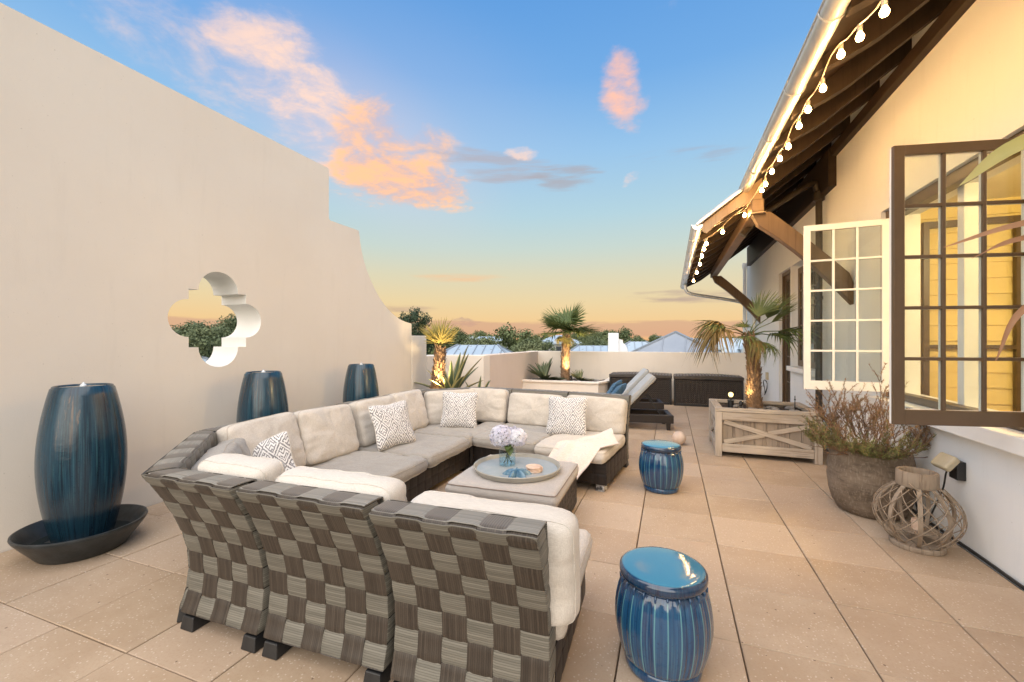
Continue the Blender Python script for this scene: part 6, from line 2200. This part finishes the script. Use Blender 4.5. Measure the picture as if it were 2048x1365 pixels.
# far woods as one mass
q = MB()
r = random.Random(12)
for k in range(15000):
    a = R(r.uniform(-62, 24)); d = r.uniform(150, 520) if k % 3 else r.uniform(70, 150)
    x, y = d * math.sin(a), d * math.cos(a)
    hgt = 8.6 + 2.2 * nz(x * .03, y * .03) + .9 * nz(x * .12, y * .12)
    z = GZ + hgt * r.random() ** .35
    L = r.uniform(.6, 1.3)
    n = Vector((r.uniform(-1, 1), -1 + r.uniform(-.6, .6), r.uniform(-.2, 1))).normalized()
    u = n.orthogonal().normalized(); v = n.cross(u)
    p = Vector((x, y, z))
    q.add([p - u * L, p - v * L * .7, p + u * L, p + v * L * .7], [(0, 1, 2, 3)])
o = q.build('far_woods', M['tree1'], fix=False)
tag(o, 'low dark woods stretching to the horizon', 'woods', kind='stuff')

# ---- houses over the parapet
def hip_house(name, label, loc, rot, w, d, eave, top, ridge, wallm, roofm, over=.5, wins=0, gable=False, seams=0):
    t_ = thing(name, label, 'house', (loc[0], loc[1], GZ), rot, 'houses beyond the terrace')
    e = eave - GZ; tp = top - GZ
    q = MB(); q.box(-w / 2 + over, w / 2 - over, -d / 2 + over, d / 2 - over, 0, e - .02); q.build('wall', M[wallm], t_)
    q = MB()
    V = [(-w/2, -d/2, e), (w/2, -d/2, e), (w/2, d/2, e), (-w/2, d/2, e)]
    rg = ridge / 2
    if gable:
        V += [(0, -d / 2, tp), (0, d / 2, tp)]
        F = [(0, 4, 5, 3), (1, 2, 5, 4), (0, 1, 4), (2, 3, 5), (0, 3, 2, 1)]
    elif ridge > .01:
        V += [(-rg, 0, tp), (rg, 0, tp)]
        F = [(0, 1, 5, 4), (1, 2, 5), (2, 3, 4, 5), (3, 0, 4), (0, 3, 2, 1)]
    else:
        V += [(0, 0, tp)]
        F = [(0, 1, 4), (1, 2, 4), (2, 3, 4), (3, 0, 4), (0, 3, 2, 1)]
    q.add(V, F)
    # thickness under the eaves
    q.box(-w / 2 + .004, w / 2 - .004, -d / 2 + .004, d / 2 - .004, e - .16, e - .004)
    ro = q.build('roof', M[roofm], t_)
    if seams:
        m = MB()
        for (a, b) in ((0, 1), (1, 2), (2, 3), (3, 0)):
            A, B = Vector(V[a]), Vector(V[b])
            apex = [Vector(v) for v in V[4:]]
            n = max(2, int((B - A).length / seams))
            for k in range(1, n):
                p = A.lerp(B, k / n)
                # run straight up the slope until the hip
                mid = (A + B) / 2; ax = (B - A).normalized()
                top_ = sum(apex, Vector()) / len(apex)
                half = (B - A).length / 2
                fr = 1 - abs((p - mid).dot(ax)) / half
                if len(apex) == 2 and abs(ax.x) > .5: fr = min(1, (1 - abs((p - mid).dot(ax)) / half) / max(.05, 1 - rg / half))
                up = (top_ - mid); up -= ax * up.dot(ax)
                if fr > .03: m.beam(p + Vector((0, 0, .02)), p + up * fr + Vector((0, 0, .02)), .04, .07)
            hipx = min(apex, key=lambda v: (v - A).length)
            m.beam(A + Vector((0, 0, .03)), hipx + Vector((0, 0, .03)), .12, .08)
        m.build('roof_seams', M['hroof_g'], ro)
    if wins:
        for k in range(wins):
            x = -w / 2 + over + (k + .5) * (w - 2 * over) / wins
            m = MB(); m.box(x - .42, x + .42, -d / 2 + over - .05, -d / 2 + over - .005, e - 1.75, e - .35); wf = m.build('window', M['hwall'], t_)
            m = MB(); m.box(x - .34, x + .34, -d / 2 + over - .065, -d / 2 + over - .052, e - 1.67, e - .43); m.build('pane', M['hwin'], wf)
    return t_
hip_house('white_house', 'white house with a pale blue hip roof right behind the far corner palm', (-13.6, 54.5), R(12), 6.0, 6.0, 1.40, 2.40, 1.4, 'hwall', 'hroof', .5, 3)
hip_house('gabled_house', 'small far white house with steep gables left of the broad oak', (-32.7, 67.9), R(25), 4.6, 5.0, 1.35, 2.55, 0, 'hwall', 'hroof', .3, 2, gable=True)
hip_house('low_house', 'house with the blue grey hip roof nearest over the left parapet', (-13.4, 28.8), R(14), 5.2, 4.5, .60, 1.36, 3.0, 'hwall', 'hroof', .4, 0, seams=.6)
hip_house('low_house', 'distant house with a long pale blue roof above the left parapet', (-37.1, 87.6), R(15), 9.0, 6.0, 1.7, 2.65, 6.0, 'hwall', 'hroof', .4, 4)
py_ = hip_house('pavilion', 'pavilion with a large grey metal pyramid roof close beyond the far parapet', (.27, 25.4), R(-6), 10.4, 7.4, -.60, 2.14, 0, 'hwall', 'hroof_g', .4, 0, seams=1.05)
hip_house('low_house', 'pale blue hip roofed house just right of the white chimney', (-2.5, 36.5), R(8), 5.4, 4.5, .4, 1.60, 1.2, 'hwall', 'hroof', .4, 0, seams=.55)
hip_house('low_house', 'pale blue low roofed house just left of the white chimney', (-6.0, 37.5), R(10), 5.4, 4.0, .5, 1.25, 3.2, 'hwall', 'hroof', .4, 0, seams=.55)
rh = hip_house('dormer_house', 'pale blue roofed house with white dormers behind the leaning palm', (4.7, 39.5), R(6), 9.0, 6.0, -.2, 1.88, 6.0, 'hwall', 'hroof', .4, 0, seams=.6)
for x in (-1.6, .9):
    m = MB(); m.box(x - .55, x + .55, -2.6, -.8, .3 - GZ, 1.05 - GZ); dm = m.build('dormer', M['hwall'], rh)
    m = MB(); m.add([(x - .75, -2.75, 1.0 - GZ), (x + .75, -2.75, 1.0 - GZ), (x, -2.75, 1.55 - GZ), (x - .75, -.4, 1.0 - GZ), (x + .75, -.4, 1.0 - GZ), (x, -.4, 1.55 - GZ)], [(0, 1, 2), (3, 5, 4), (0, 2, 5, 3), (1, 4, 5, 2), (0, 3, 4, 1)]); m.build('dormer_roof', M['hroof'], dm)
    m = MB(); m.box(x - .32, x + .32, -2.63, -2.603, .45 - GZ, .95 - GZ); m.build('pane', M['hwin'], dm)
hip_house('tan_house', 'tiny tan house on the skyline left of the pyramid roof peak', (-4.2, 169), R(10), 6.5, 6, 3.0, 3.5, 2, 'tan', 'hroof_g', .3, 2)
hip_house('tan_house', 'tiny tan house among the oaks right of the far corner palm', (-22.9, 130), R(10), 9, 6, 1.9, 2.8, 5, 'tan', 'hroof_g', .3, 3)
hip_house('low_house', 'pale blue roofed house low in the quatrefoil view', (-20.3, 12.2), R(60), 5, 5, .35, .95, 2, 'hwall', 'hroof', .3, 0, seams=.6)
ch = thing('chimney_house', 'stepped white stucco chimney and parapet rising over the far parapet', 'chimney', (-3.5, 28.57, GZ), R(6))
m = MB(); m.box(-.33, .33, -.4, .4, 0, 2.17 - GZ); m.build('chimney_stack', M['hwall'], ch, bevel=.02)
m = MB(); m.extrude([(.332, 0), (1.05, 0), (1.05, .75 - GZ), (.92, .95 - GZ), (.85, 1.2 - GZ), (.72, 1.45 - GZ), (.62, 1.5 - GZ), (.58, 1.72 - GZ), (.332, 1.78 - GZ)], 1, -.25, .25); m.build('parapet', M['hwall'], ch)
m = MB(); m.box(-3, -.332, -.2, .25, 0, -.5 - GZ); m.build('wall', M['hwall'], ch)
